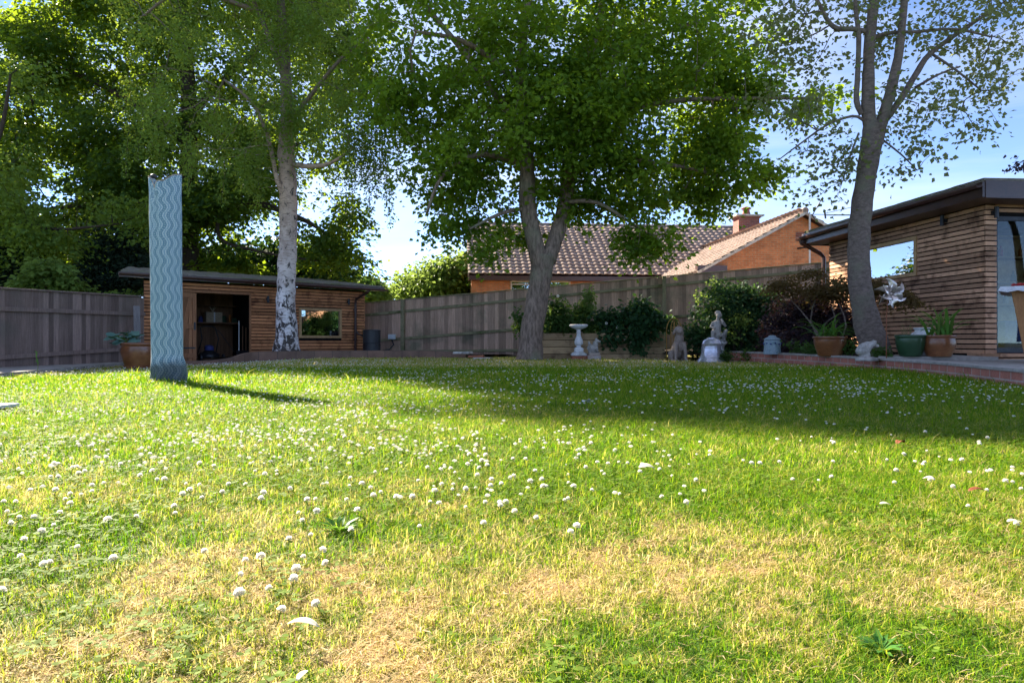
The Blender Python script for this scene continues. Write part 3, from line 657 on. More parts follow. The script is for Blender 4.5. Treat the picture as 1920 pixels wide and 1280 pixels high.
spoly = [(p.x+.09, p.y+.02, .165) for p in bq if p.y > 9.6]
poly = [(q[0], q[1], .19) for q in spoly]+[(6.0, 10.45, .19), (7.5, 11.2, .19), (7.2, 19.0, .3), (3.9, 19.5, .25), (3.6, 15.5, .12)]
mb = MB(); mb.add(poly, [tuple(range(len(poly)))]); tag(mb.build('border_soil', m_soil), kind='structure')
mb = MB(); c0 = at(1672, 666, 9.9)
mb.add([(5.45,10.15,pz),(6.95,9.75,pz),(7.35,11.5,pz),(5.9,11.4,pz),(5.45,10.15,.215),(6.95,9.75,.215),(7.35,11.5,.215),(5.9,11.4,.215)], [(0,3,2,1),(4,5,6,7),(0,1,5,4),(1,2,6,5),(2,3,7,6),(3,0,4,7)])
thing_mesh('paving_slab', 'flat paving slab step under the green and brown pots', 'paving slab', mb, m_conc, bevel=.006)
# grey board lying at the left edge of the lawn
p = gd(36, 772, 0); mb = MB(); mb.box(-.9, 0, -.42, .0, .0, .022); 
o = thing_mesh('grey_board', 'corner of a flat grey board resting low over the lawn at the frame edge', 'board', mb, m_wplastic, at(37, 755, 4.3)-Vector((0,0,.022)), R(3), bevel=.004)
mb = MB(); mb.box(-.88, -.05, -.38, -.04, -.085, -.001); mb.build('base', m_plastic, o)

# ---------------------------------------------------------------- the brick bungalow beyond the fence
hO = at(884, 507, 30); hz = hO.z; hO.z = 0; hA = R(5.0)
house = thing('brick_bungalow', 'orange brick bungalow with brown tiled roof beyond the boundary fence', 'house', hO, hA)
HL = 16.5; rh = 2.80; rd = 4.5
def tile_plane(O, U, V, n_u, n_v, tw, tl, inside=None, samples=6):
    """tiles laid over the plane O + a*U + b*V (unit vectors); wavy across, stepped down the slope"""
    O = Vector(O); U = Vector(U).normalized(); V = Vector(V).normalized(); N = U.cross(V).normalized(); mb = MB()
    for j in range(n_v):
        for i in range(n_u):
            if inside and not inside((i+.5)*tw, (j+.5)*tl): continue
            mb.cur = rnd.random(); vs = []; fs = []; lift = rnd.uniform(0, .004)
            for k in range(samples+1):
                a = k/samples; hh = .028*(.5+.5*math.cos(2*math.pi*(a-.3)))**1.4
                for b, e in ((0, .045), (0, .0), (1.06, .004)):
                    if b == 0 and e == 0: pp = O+U*((i+a)*tw)+V*(j*tl)+N*(hh)
                    else: pp = O+U*((i+a)*tw)+V*((j+b)*tl)+N*(hh+e+lift)
                    vs.append(pp)
            for k in range(samples): a = 3*k; fs += [(a+1, a+4, a+3, a), (a, a+3, a+5, a+2)]
            mb.add(vs, fs)
    return mb
sl_ = math.hypot(rh, rd)
mb = tile_plane((-.15, -.42, hz-.30*rh/rd), (1,0,0), (0, rd, rh), int((HL+.3)/.30), int((sl_+.5)/.33), .30, .33)
mr_ = mb.build('roof', m_tile, house, smooth=False)
mb = MB(); mb.add([(-.1,-.35,hz-.31),(HL,-.35,hz-.31),(HL,rd,hz+rh-.03),(-.1,rd,hz+rh-.03),(HL,2*rd+.35,hz-.31),(-.1,2*rd+.35,hz-.31)], [(0,1,2,3),(3,2,4,5)]); mb.build('roof_deck', m_trim, house)
mb = MB()
for i in range(int(HL/.42)): mb.cur = rnd.random(); mb.tube([(i*.42-.12, rd, hz+rh+.02), (i*.42+.32, rd, hz+rh+.035)], .11, 8)
mb.build('ridge_tiles', m_tile, house)
mb = MB(); mb.beam((-.13, -.42, hz-.36), (-.13, rd, hz+rh-.05), .04, .2); mb.build('verge_board', m_trim, house)
wx0, wx1 = 1.72, 4.4
mb = MB(); mb.box(0, wx0, 0, .25, 0, hz-.2); mb.box(wx0, wx1, 0, .25, 0, hz-1.35); mb.box(wx1, HL, 0, .25, 0, hz-.2); mb.box(wx0, wx1, 0, .25, hz-.42, hz-.2)
mb.add([(0,.25,0),(0,2*rd,0),(0,2*rd,hz-.2),(0,rd,hz+rh-.1),(0,.25,hz-.05)], [(0,1,2,3,4)])
mb.build('wall', m_hbrick, house)
mb = MB(); mb.box(-.15, HL, -.45, -.40, hz-.46, hz-.26); mb.box(-.15, HL, -.40, -.001, hz-.46, hz-.42); mb.build('fascia', m_trim, house)
mb = MB()
for a, b, c, d in ((wx0, wx1, hz-.50, hz-.43), (wx0, wx1, hz-1.35, hz-1.27), (wx0, wx0+.07, hz-1.27, hz-.50), (wx1-.07, wx1, hz-1.27, hz-.50), (wx0+1.3, wx0+1.37, hz-1.27, hz-.50)): mb.box(a, b, -.03, .07, c, d)
mb.box(wx0+.07, wx0+1.3, -.02, .05, hz-.62, hz-.57)
fr = mb.build('window', m_wframe, house)
mb = MB(); mb.box(wx0+.07, wx1-.07, .02, .03, hz-1.27, hz-.50); mb.build('pane', m_glass_r, fr)
mb = MB(); mb.box(wx0, wx1, .3, .34, hz-1.3, hz-.5); mb.build('curtain', m_wframe, fr)
# the gabled wing
pk = at(1503, 400, 24.0); wing_z = 3.02; half = 3.55; Lh = Matrix.Translation(hO) @ Matrix.Rotation(hA, 4, 'Z'); lk = Lh.inverted() @ pk
gx, gy, pz_ = lk.x, lk.y, pk.z; rise = pz_-wing_z
dep = 12.0
for sgn in (-1, 1):
    U = Vector((0, -sgn, 0)) if sgn < 0 else Vector((0, 1, 0))
    sl2 = math.hypot(half+.3, rise*(half+.3)/half)
    O = Vector((gx+sgn*(half+.3), gy-.25+(0 if sgn > 0 else 0), wing_z-.3*rise/half))
    Vv = Vector((-sgn*half, 0, rise))
    if sgn > 0: mb = tile_plane(O, (0,1,0), Vv, int(dep/.30), int(sl2/.33)+1, .30, .33)
    else: mb = tile_plane(O+Vector((0,dep,0)), (0,-1,0), Vv, int(dep/.30), int(sl2/.33)+1, .30, .33)
    mb.build('roof', m_tile, house)
mb = MB(); mb.add([(gx-half-.25,gy-.2,wing_z-.16),(gx,gy-.2,pz_-.02),(gx+half+.25,gy-.2,wing_z-.16),(gx-half-.25,gy+dep,wing_z-.16),(gx,gy+dep,pz_-.02),(gx+half+.25,gy+dep,wing_z-.16)], [(0,1,4,3),(1,2,5,4)]); mb.build('roof_deck', m_trim, house)
mb = MB()
for i in range(int(dep/.42)): mb.cur = rnd.random(); mb.tube([(gx, gy-.28+i*.42, pz_+.05), (gx, gy+.16+i*.42, pz_+.065)], .115, 8)
mb.build('ridge_tiles', m_tile, house)
mb = MB(); mb.add([(gx-half,gy,0),(gx+half,gy,0),(gx+half,gy,wing_z-.1),(gx,gy,pz_-.1),(gx-half,gy,wing_z-.1)], [(0,1,2,3,4)])
mb.add([(gx-half,gy,0),(gx-half,gy,wing_z-.1),(gx-half,gy+dep,wing_z-.1),(gx-half,gy+dep,0)], [(0,1,2,3)])
mb.build('wall', m_hbrick, house)
mb = MB(); mb.box(gx-.22, gx+.10, gy-.006, gy-.001, pz_-.98, pz_-.66); mb.build('vent_brick', m_cbrick, house)
mb = MB()
for sgn in (-1,1): mb.beam((gx+sgn*(half+.3), gy-.26, wing_z-.30*rise/half-.04), (gx, gy-.26, pz_-.04), .05, .09)
mb.build('verge', m_stone, house)
mb = MB(); mb.box(gx-half-.32, gx-half-.27, gy-.2, gy+dep, wing_z-.36, wing_z-.18); mb.box(gx-half-.27, gx-half-.001, gy-.2, gy+dep, wing_z-.36, wing_z-.32); mb.box(gx-half-.3, gx-half+.75, gy-.24, gy-.02, wing_z-.36, wing_z+.05); mb.build('fascia', m_trim, house)
# chimney
cc = Lh.inverted() @ at(1399, 440, 29.5); ct = at(1399, 405, 29.5).z
mb = MB(); mb.box(cc.x-.46, cc.x+.46, cc.y-.3, cc.y+.3, 3.8, ct-.14); mb.box(cc.x-.5, cc.x+.5, cc.y-.34, cc.y+.34, ct-.14, ct-.07); ch = mb.build('chimney', m_cbrick, house)
mb = MB(); mb.box(cc.x-.62, cc.x+.62, cc.y-.44, cc.y+.44, ct-.068, ct+.0); mb.build('coping_slab', m_stone, ch, bevel=.01)
mb = MB(); mb.lathe([(.2,ct),(.17,ct+.12),(.14,ct+.22),(.17,ct+.24)], 18, (cc.x, cc.y, 0)); mb.lathe([(.06,ct+.24),(.06,ct+.3),(.22,ct+.3),(.2,ct+.34),(.05,ct+.40)], 18, (cc.x, cc.y, 0)); mb.build('chimney_pot', m_cbrick, ch)
# television aerial
p0 = at(1518, 486, 23.7); p1 = at(1518, 399, 23.7)
ae = thing('television_aerial', 'white pole with thin yagi aerial fixed to the brick gable', 'aerial', (p0.x, p0.y, 0))
mb = MB(); mb.tube([(0,0,p0.z-.8), (0,0,p1.z+.02)], .03, 8); mb.build('pole', m_wplastic, ae)
mb = MB(); q = lambda px, py, dy=0: at(px, py, 23.7+dy)-Vector((p0.x, p0.y, 0))
mb.tube([q(1495,466,.3), q(1518,463)], .03, 6); mb.build('bracket', m_dmetal, ae)
mb = MB(); mb.tube([q(1512,402), q(1600,403,1)], .012, 6)
mb.tube([q(1523,404), q(1540,374)], .016, 6); mb.tube([q(1523,404), q(1549,440,.1)], .012, 6)
for k in range(9):
    x_ = 1535+k*8; mb.tube([q(x_, 402, -.25), q(x_, 402, .35)], .007, 5)
mb.tube([q(1548,400), q(1600,388,1)], .010, 5); mb.tube([q(1548,404), q(1600,404,1)], .010, 5); mb.tube([q(1546,395), q(1548,410)], .03, 6)
mb.build('antenna', m_dmetal, ae)
# ---------------------------------------------------------------- trees
LB = np.array([(-900,694),(-100,698),(60,690),(140,690),(200,706),(330,702),(450,712),(560,712),(700,716),(820,728),(920,748),(1000,770),(1080,790),(1180,800),(1330,806),(1450,814),(1560,824),(1640,812),(1760,822),(1920,832),(2500,850)], float)
def keeps_lawn_sunny(c, margin=6):                               # True where a leaf clump's shade would not fall on the open sunny lawn
    t = c[:, 2]/math.tan(SUN_E); sx = c[:, 0]-SUN_H.x*t; sy = c[:, 1]-SUN_H.y*t
    yy = np.maximum(sy, .3); px = 960+F*sx/yy; py = HY+H*F/yy
    b = np.interp(px, LB[:, 0], LB[:, 1])
    return (py < b-margin) & (sy > .5)
def ell_sample(n, ells, rs, gap=.0, gs=.5):
    """ells: (px, py, Y, rpx, rpy, rY) ellipsoids given where they are seen; points spread through their volume"""
    vol = np.array([e[3]*e[4]*e[5]*(e[2]/F)**2 for e in ells])**.66; vol = vol/vol.sum(); out = []
    for e, v in zip(ells, vol):
        k = max(3, int(n*v)); u = rs.normal(size=(k*3, 3)); u /= np.linalg.norm(u, axis=1)[:, None]; u *= (rs.rand(k*3, 1)**(1/2.6))
        c = at(e[0], e[1], e[2]); p = np.stack([c.x+u[:, 0]*e[3]/F*e[2], c.y+u[:, 1]*e[5], c.z+u[:, 2]*e[4]/F*e[2]], -1)
        g = fbm(p[:, 0]+p[:, 1]*.6, p[:, 2]*1.3+p[:, 1]*.3, gs, 5); p = p[g > gap]; out.append(p[:k])
    return np.concatenate(out)
def leaves_mesh(name, C, mat, parent, rs, per=70, spread=.45, size=.1, droop=.3, flat=.5, up=.6, fold=.25, hang=0, layer=None, rnd_clump=.35, tip=None):
    """kite-shaped folded leaves round the clump centres C"""
    n = len(C)*per; ci = np.repeat(np.arange(len(C)), per)
    u = rs.normal(size=(n, 3))*.55; u[:, 2] *= flat
    P = C[ci]+u*spread
    if hang: P[:, 2] -= (rs.rand(n)**.8)*hang*(.4+.9*rs.rand(len(C))[ci]); P[:, :2] = C[ci][:, :2]+(P[:, :2]-C[ci][:, :2])*.55
    if droop: P[:, 2] -= droop*spread*(u[:, 0]**2+u[:, 1]**2)
    d = u.copy(); d += rs.normal(size=(n, 3))*.5; d[:, 2] = d[:, 2]*.4-.35; d /= np.linalg.norm(d, axis=1)[:, None]
    nn = rs.normal(size=(n, 3))*.55; nn[:, 2] += up; nn -= d*np.sum(nn*d, 1)[:, None]; nn /= np.linalg.norm(nn, axis=1)[:, None]
    s_ = np.cross(d, nn); L_ = size*(.6+.7*rs.rand(n))[:, None]; W = L_*.40
    a = P; b = P+d*L_*.45-s_*W+nn*L_*fold*.3; c = P+d*L_-nn*L_*.12; e = P+d*L_*.45+s_*W+nn*L_*fold*.3
    V = np.stack([a, b, c, e], 1).reshape(-1, 3); k = np.arange(n)*4
    Fc = np.stack([k, k+1, k+2, k, k+2, k+3], -1).ravel()
    rr = np.clip(rnd_clump*rs.rand(len(C))[ci]+(1-rnd_clump)*rs.rand(n), 0, 1)
    return np_mesh(name, V, Fc, np.full(2*n, 3), mat, parent, {'rnd': np.repeat(rr, 4)})
def tree(name, label, base, limbs, C, m_b, m_l, rs, trunk_n=14, twig=.007, maxr=.07, leaf={}, flare=1.35, group=None, loc=None, crown=True, grow=.42):
    """limbs: lists of (x, y, z, radius); C clump centres; branches grow from the limbs to every clump"""
    root = thing(name, label, 'tree', base, 0, group); B = Vector(base)
    mb = MB(); N = []; Rr = []
    for li, lb in enumerate(limbs):
        P = [Vector(q[:3]) for q in lb]; rad = [q[3] for q in lb]; Q = []; q_r = []
        for i in range(len(P)-1):
            p0 = P[max(i-1, 0)]; p1 = P[i]; p2 = P[i+1]; p3 = P[min(i+2, len(P)-1)]
            m_ = max(3, int((p2-p1).length/.22))
            for k in range(m_):
                t = k/m_; v = .5*((2*p1)+(p2-p0)*t+(2*p0-5*p1+4*p2-p3)*t*t+(3*p1-p0-3*p2+p3)*t**3)
                r_ = rad[i]*(1-t)+rad[i+1]*t
                v = v+Vector((rnd.uniform(-1,1), rnd.uniform(-1,1), 0))*r_*.07; Q.append(v); q_r.append(r_*rnd.uniform(.95, 1.05))
        Q.append(P[-1]); q_r.append(rad[-1])
        if li == 0: q_r[0] *= flare; q_r[1] *= 1+(flare-1)*.45; q_r[2] *= 1+(flare-1)*.15
        mb.tube([q-B for q in Q], q_r, trunk_n)
        st = 3 if li == 0 else 1
        N += [q[:] for q in Q[st:]]; Rr += q_r[st:]
    mb.build('trunk', m_b, root, smooth=True)
    n0 = len(N); nodes = np.array(N); fixed = np.array(Rr)
    if len(C):
        # nearest limb node first, then clumps farther out hang on clumps nearer in
        d0 = np.min(np.linalg.norm(C[:, None]-nodes[None], axis=2), axis=1); order = np.argsort(d0)
        pos = list(nodes); par = [-1]*n0; pos = np.concatenate([nodes, np.zeros((len(C), 3))]); cnt = n0
        depth = np.zeros(n0+len(C)); par = np.full(n0+len(C), -1); mids = {}
        for i in order:
            c = C[i]; v = c[None]-pos[:cnt]; d = np.linalg.norm(v, axis=1)
            cost = d+grow*depth[:cnt]+.5*np.maximum(0, pos[:cnt, 2]-c[2])*.6
            j = int(np.argmin(cost)); par[cnt] = j; pos[cnt] = c; depth[cnt] = depth[j]+d[j]; cnt += 1
        w_ = np.ones(cnt)
        for k in range(cnt-1, n0-1, -1):
            if par[k] >= 0: w_[par[k]] += w_[k]
        mb = MB()
        for k in range(n0, cnt):
            j = par[k]; a = Vector(pos[j]); b = Vector(pos[k]); ra = min(maxr, twig*math.sqrt(w_[k])); 
            rb = min(maxr, twig*math.sqrt(max(w_[k]-1, 1)*.8)) ; ln = (b-a).length
            m_ = (a+b)/2+Vector((rnd.uniform(-1,1), rnd.uniform(-1,1), rnd.uniform(-.2,1)))*ln*.10
            mb.tube([a-B, a.lerp(m_, .55)-B, m_-B, b-B], [ra, ra*.93, (ra+rb)/2, rb*.9], 6 if ra > .02 else 4, cap=False)
        mb.build('branches', m_b, root, smooth=True)
        if crown: leaves_mesh('crown', C-np.array(B[:])[None], m_l, root, rs, **leaf)
    return root
def L3(pts):                                                     # limbs given by (px, py, Y, width in photo px)
    return [(*at(px, py, Y)[:], w_/2/F*Y) for px, py, Y, w_ in pts]

# centre maple
rs1 = np.random.RandomState(3)
by = 15.9; bz = Vector(at(996, 675, by)); bz.z = 0
ell = [(1000,240,16.2,235,120,2.6), (870,330,15.8,120,75,1.6), (850,405,15.6,55,40,.8), (1180,300,16,180,105,2.0), (1330,300,16,110,90,1.5), (1330,190,16,120,95,2.0), (1230,90,16.5,260,120,2.8),
       (900,90,16.3,260,130,2.6), (760,210,16,95,85,1.3), (1080,-120,16.6,420,150,3.4), (1220,420,15.8,60,60,.7), (1310,372,15.9,70,35,.8), (1540,185,15.6,90,28,.6), (1400,170,15.8,50,40,.8), (1060,380,16,170,32,1.0), (1130,-290,16.8,300,130,3),
       (905,452,15.5,40,28,.5), (1205,470,15.6,28,38,.4), (1440,330,16,35,45,.5), (1180,470,15.7,18,30,.3), (830,440,15.5,30,24,.4), (965,440,16.6,60,25,.5), (1120,200,15.2,160,110,1.2)]
C = ell_sample(1550, ell, rs1, gap=.40, gs=.85); C = C[keeps_lawn_sunny(C)]
limbs = [L3([(993,680,by,46),(996,640,by,43),(1002,590,by,42),(1010,540,by,41),(1017,500,by,42),(1019,478,by,44)]),
         L3([(1012,492,by,34),(1002,450,by-.05,31),(990,390,by-.1,32),(988,320,by-.1,28),(985,240,by-.1,24),(975,150,by,20),(985,40,by,15),(1000,-120,by+.2,10),(1000,-250,by,5)]),
         L3([(1025,490,by,34),(1040,450,by+.1,29),(1055,400,by+.2,26),(1068,320,by+.2,25),(1070,250,by+.3,23),(1085,170,by+.4,19),(1120,60,by+.6,14),(1140,-90,by+.8,9),(1150,-240,by+.8,5)]),
         L3([(986,260,by,18),(930,175,by+.2,15),(880,110,by+.3,12),(830,50,by+.3,9),(790,0,by+.3,6)]),
         L3([(985,170,by,14),(920,110,by-.6,11),(860,75,by-1,9),(780,60,by-1.2,6)]),
         L3([(988,310,by,12),(900,290,by-.8,10),(830,330,by-1,7),(800,400,by-1,4)]),
         L3([(1072,260,by+.3,14),(1160,215,by-.4,11),(1260,190,by-.6,9),(1380,185,by-.6,7),(1540,185,by-.6,4)]),
         L3([(1085,170,by+.4,14),(1180,90,by+.6,11),(1280,50,by+.8,8),(1400,20,by+1,5)]),
         L3([(1068,330,by+.2,11),(1150,300,by-.3,9),(1260,310,by-.5,7),(1350,330,by-.5,5)]),
         L3([(988,390,by-.1,9),(940,400,by-.5,7),(880,430,by-.6,4)]), L3([(1060,380,by,9),(1120,380,by-.5,7),(1200,430,by-.5,4)])]
tree('maple_tree', 'large forked maple with dense dark green crown standing before the sleeper planter', bz, limbs, C, m_bark, m_maple, rs1, leaf=dict(per=68, spread=.36, size=.125, flat=.6, droop=.5, up=.8, rnd_clump=.72), maxr=.07, twig=.0055)

# birch
rs2 = np.random.RandomState(4)
by = 17.7; bz = Vector(at(537, 658, by)); bz.z = .05
ell = [(330,150,17.6,110,150,1.4), (400,230,17.3,130,110,1.5), (470,60,17.8,140,120,1.8), (600,170,17.6,110,120,1.5), (660,230,17.2,70,110,1.0), (560,60,18,170,140,2), (380,-60,18,200,120,2.2), (600,-80,18,180,140,2.2), (450,-230,18,260,160,2.6),
       (250,-60,17.8,110,130,1.5), (690,120,17.3,60,110,1), (300,-230,18,150,140,2), (600,-260,18,170,130,2), (470,300,17.3,60,60,.8), (545,110,17.1,80,130,.35), (690,230,17,45,110,.6), (545,-60,17.1,80,90,.4), (540,60,16.9,60,80,.3), (550,170,16.9,55,70,.3), (520,120,16.9,60,110,.3), (560,215,16.9,45,45,.25)]
C = ell_sample(1080, ell, rs2, gap=.42, gs=.9); C = C[keeps_lawn_sunny(C)]
limbs = [L3([(537,662,by,46),(537,620,by,40),(536,560,by,34),(539,480,by,33),(541,400,by,32),(540,330,by,31),(537,290,by,31),(538,240,by,24),(536,150,by,20),(530,50,by,17),(520,-60,by,13),(515,-180,by,9),(512,-300,by,4)]),
         L3([(536,385,by,11),(524,350,by-.2,9),(518,330,by-.3,8),(500,250,by-.5,8),(470,190,by-.7,6),(420,150,by-.8,4)]),
         L3([(543,308,by,11),(580,312,by-.2,9),(620,306,by-.4,7),(660,280,by-.6,4)]),
         L3([(534,150,by,11),(500,60,by-.2,9),(470,-10,by-.4,7),(440,-80,by-.5,5)]),
         L3([(536,240,by,10),(590,170,by-.3,8),(640,110,by-.5,6),(690,70,by-.5,4)]),
         L3([(528,40,by,10),(420,0,by-.2,8),(330,-10,by-.3,6),(270,30,by-.3,4)])]
br = tree('birch_tree', 'tall silver birch with white and black bark and hanging foliage in front of the shed', bz, limbs, C, m_birch, m_birchl, rs2, leaf=dict(per=66, spread=.30, size=.068, flat=.7, droop=.1, up=.2, hang=.8), maxr=.035, twig=.004, flare=1.2)
# hanging strands, twigs with leaves
C2 = []; mb = MB(); B = Vector(br.location)
for px, p0, p1 in ((728,180,420),(722,190,375),(745,200,330),(700,200,370),(688,240,395),(740,150,290),(664,250,380),(712,210,330),(240,130,330),(262,180,300),(300,220,330),(350,250,360),(420,300,380),(460,280,350),(650,200,345),(676,180,350)):
    Yd = 17.0+rs2.rand()*.6; a = at(px, p0, Yd); b = at(px+rs2.uniform(-4, 4), p1, Yd); sw = rs2.uniform(-.08, .08)
    pts = [a.lerp(b, t)+Vector((sw*math.sin(t*5), 0, 0)) for t in np.linspace(0, 1, 9)]
    mb.tube([p-B for p in pts], [.006]*9, 4)
    for t in np.linspace(.05, 1, int((p1-p0)/5)): p = a.lerp(b, t)+Vector((sw*math.sin(t*5), 0, 0)); C2.append(p[:])
mb.build('hanging_twigs', m_dbark, br)
leaves_mesh('hanging_leaves', np.array(C2)-np.array(B[:])[None], m_birchl, br, rs2, per=13, spread=.11, size=.065, flat=1, droop=0, up=.1)

# big dark sycamore behind the shed, with its neighbour behind the side fence
rs3 = np.random.RandomState(5)
by = 25.5; bz = Vector(at(352, 640, by)); bz.z = 0
ell = [(330,330,25.5,230,120,3.2), (180,300,25,190,110,3), (480,400,25,150,70,2.2), (590,420,24.6,90,50,1.4), (640,470,24.4,70,32,1), (200,430,24.6,180,60,2), (80,200,26,130,150,2.8), (250,80,27,260,150,3.8), (500,180,26.5,200,160,3.2),
       (330,-120,27,300,170,4), (60,-10,26.5,110,90,2.6), (600,0,27,150,160,3), (150,-220,27,210,120,3.2), (420,-330,27,300,150,4), (480,480,25,150,28,1.2), (60,400,25,90,60,1.6), (-80,250,26,150,200,3), (640,330,25.5,60,70,1.2)]
C = ell_sample(2100, ell, rs3, gap=.44, gs=.6); C = C[keeps_lawn_sunny(C)]
limbs = [L3([(352,650,by,44),(350,560,by,40),(352,470,by,38),(350,380,by,34),(356,280,by,30),(352,150,by,26),(340,20,by,20),(330,-120,by,14),(330,-280,by,7)]),
         L3([(350,430,by,20),(420,400,by-.8,16),(470,380,by-1,13),(540,400,by-1.2,10),(600,430,by-1.2,7),(650,480,by-1.2,4)]),
         L3([(352,380,by,18),(420,330,by-.3,14),(490,300,by-.5,11),(560,270,by-.5,7)]),
         L3([(350,440,by,18),(270,400,by-.8,14),(190,385,by-1,10),(100,390,by-1,6)]),
         L3([(354,270,by,18),(260,200,by,14),(170,150,by,10),(80,120,by,6)]), L3([(354,220,by,16),(440,130,by,12),(520,60,by,8)]),
         L3([(420,345,by-.3,9),(410,440,by-1.5,7),(480,470,by-1.6,5),(600,490,by-1.6,3)])]
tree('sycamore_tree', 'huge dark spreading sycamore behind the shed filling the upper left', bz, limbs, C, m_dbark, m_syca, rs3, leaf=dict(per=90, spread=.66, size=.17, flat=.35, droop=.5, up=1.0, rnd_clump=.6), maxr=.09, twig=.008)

# second background broadleaf at the far left beyond the side fence
rs4 = np.random.RandomState(6)
by = 20.5; bz = Vector(at(-60, 640, by)); bz.z = 0
ell = [(-20,330,20.5,110,90,1.8), (60,380,20,90,70,1.4), (20,120,21,60,50,1.3), (-120,150,21,120,120,2), (110,440,20,80,40,1.1), (-40,460,20,80,60,1.2), (240,410,21,80,55,1.2)]
C = ell_sample(240, ell, rs4, gap=.42, gs=.7); C = C[keeps_lawn_sunny(C)]
limbs = [L3([(-60,660,by,30),(-60,500,by,26),(-50,360,by,20),(-60,200,by,14),(-70,80,by,7)]), L3([(-58,460,by,12),(20,420,by-.3,9),(110,430,by-.4,6),(220,420,by,3)]), L3([(-52,380,by,10),(0,250,by,8),(20,140,by,4)])]
tree('hazel_tree', 'lighter leaved tree at the left edge beyond the dark side fence', bz, limbs, C, m_dbark, m_birchl, rs4, leaf=dict(per=70, spread=.62, size=.12, flat=.4, droop=.4, up=.9), maxr=.06)

# right grey tree
rs5 = np.random.RandomState(8)
by = 10.7; bz = Vector(at(1642, 668, by)); bz.z = .17
ell = [(1760,40,10.9,150,55,1.0), (1880,90,11,90,90,1.0), (1560,70,10.8,120,60,1.0), (1480,200,10.9,60,60,.7), (1540,280,10.6,60,60,.6), (1600,300,10.4,45,45,.4), (1700,200,10.7,75,60,.8), (1720,290,10.4,45,35,.4), (1800,170,10.8,90,50,.8),
       (1620,-80,11,260,90,1.6), (1460,30,11,70,50,.8), (1850,220,10.7,45,40,.4), (1530,370,10.5,30,22,.3), (1580,350,10.5,28,35,.3), (1690,330,10.5,25,20,.3), (1900,-40,11,120,60,1)]
C = ell_sample(460, ell, rs5, gap=.40, gs=1.5)
limbs = [L3([(1646,672,by,52),(1638,640,by,50),(1622,590,by,45),(1612,530,by,41),(1610,470,by,39),(1614,400,by,38),(1624,330,by,36),(1634,270,by,38),(1640,235,by,38)]),
         L3([(1634,250,by,26),(1628,200,by,24),(1628,120,by,20),(1632,60,by,20),(1640,0,by,17),(1646,-90,by,12),(1650,-200,by,6)]),
         L3([(1646,250,by,26),(1662,200,by-.05,20),(1680,130,by-.1,17),(1690,60,by-.1,14),(1696,0,by,13),(1702,-80,by,10),(1710,-170,by,5)]),
         L3([(1660,225,by,13),(1690,185,by+.1,12),(1720,135,by+.2,11),(1745,100,by+.2,10),(1800,60,by+.3,8),(1860,20,by+.4,5)]),
         L3([(1616,215,by,10),(1606,190,by,10),(1608,140,by,9),(1610,70,by,9),(1604,10,by,7),(1600,-70,by,4)]),
         L3([(1628,60,by,9),(1600,55,by,9),(1570,54,by,9),(1553,40,by,8),(1538,12,by,7),(1520,-20,by,5)]),
         L3([(1620,226,by,6),(1598,218,by,5),(1550,235,by-.1,4),(1500,270,by-.2,3),(1460,300,by-.2,2)]),
         L3([(1640,70,by,8),(1670,62,by,7),(1720,60,by,6),(1790,55,by,5),(1860,70,by,3)]), L3([(1610,250,by,4),(1595,290,by-.1,3),(1580,340,by-.2,2)]),
         L3([(1745,100,by+.2,5),(1790,130,by,4),(1840,170,by,3)]), L3([(1715,165,by+.2,5),(1760,140,by,4),(1800,125,by,3)]), L3([(1652,260,by,4),(1690,290,by-.1,3),(1720,320,by-.2,2)])]
tree('grey_barked_tree', 'tall smooth grey trunk with sparse small leaves in the raised bed by the garden room', bz, limbs, C, m_bark2, m_grey, rs5, leaf=dict(per=17, spread=.21, size=.078, flat=.8, droop=.4, up=.3), maxr=.026, twig=.0034, flare=1.05, trunk_n=18)
# overhanging spray at the right edge
rs6 = np.random.RandomState(9)
C = ell_sample(14, [(1915,302,9.5,22,9,.2), (1960,300,9.6,30,20,.3)], rs6); b0 = at(2150, 640, 10); b0.z = .15
tree('plum_tree', 'dark leafy spray reaching in at the right edge above the garden room roof', b0, [L3([(2250,640,9.8,20),(2240,450,9.8,16),(2200,330,9.8,12),(2080,290,9.7,6),(1960,300,9.6,3)])], C, m_dbark, m_purple, rs6, leaf=dict(per=16, spread=.16, size=.08, flat=.7, up=.4), maxr=.01, twig=.003)

# background: light trees beyond the right fence, conifers and shrub beyond the side fence
def back_tree(name, label, px, Y, ells, mat, n, seed, lf, group=None, tw=14, limbs=None):
    r_ = np.random.RandomState(seed); C = ell_sample(n, ells, r_, gap=.3, gs=.8); C = C[keeps_lawn_sunny(C)]
    b = at(px, 640, Y); b.z = 0; topy = min(e[1] for e in ells)
    return tree(name, label, b, limbs or [L3([(px,648,Y,tw),(px,580,Y,tw*.8),(px+3,(topy+580)/2,Y,tw*.6),(px,topy+6,Y,tw*.25)])], C, m_dbark, mat, r_, leaf=lf, maxr=.05, group=group, trunk_n=8)
back_tree('ash_tree', 'sunlit light green tree beyond the fence left of the bungalow', 815, 33, [(815,530,33,62,38,2), (770,545,33,36,22,1.2), (850,505,33,32,38,1.3), (835,545,33,48,30,1.5), (872,500,33,12,26,.6)], m_light, 230, 21, dict(per=60, spread=.8, size=.22, flat=.5, up=.8))
back_tree('ash_tree', 'small patch of light green tree showing between shed roof and fence', 703, 30, [(700,552,30,22,20,.9), (690,528,30,18,12,.6)], m_light, 50, 22, dict(per=50, spread=.5, size=.2, flat=.5, up=.8))
back_tree('conifer_tree', 'drooping dark conifer at the far left beyond the side fence', 20, 21, [(15,500,21,48,55,.9), (20,450,21,30,35,.6), (-40,520,21,40,60,.8)], m_conif, 150, 23, dict(per=110, spread=.45, size=.14, flat=1.2, hang=.35, up=.1, droop=.6))
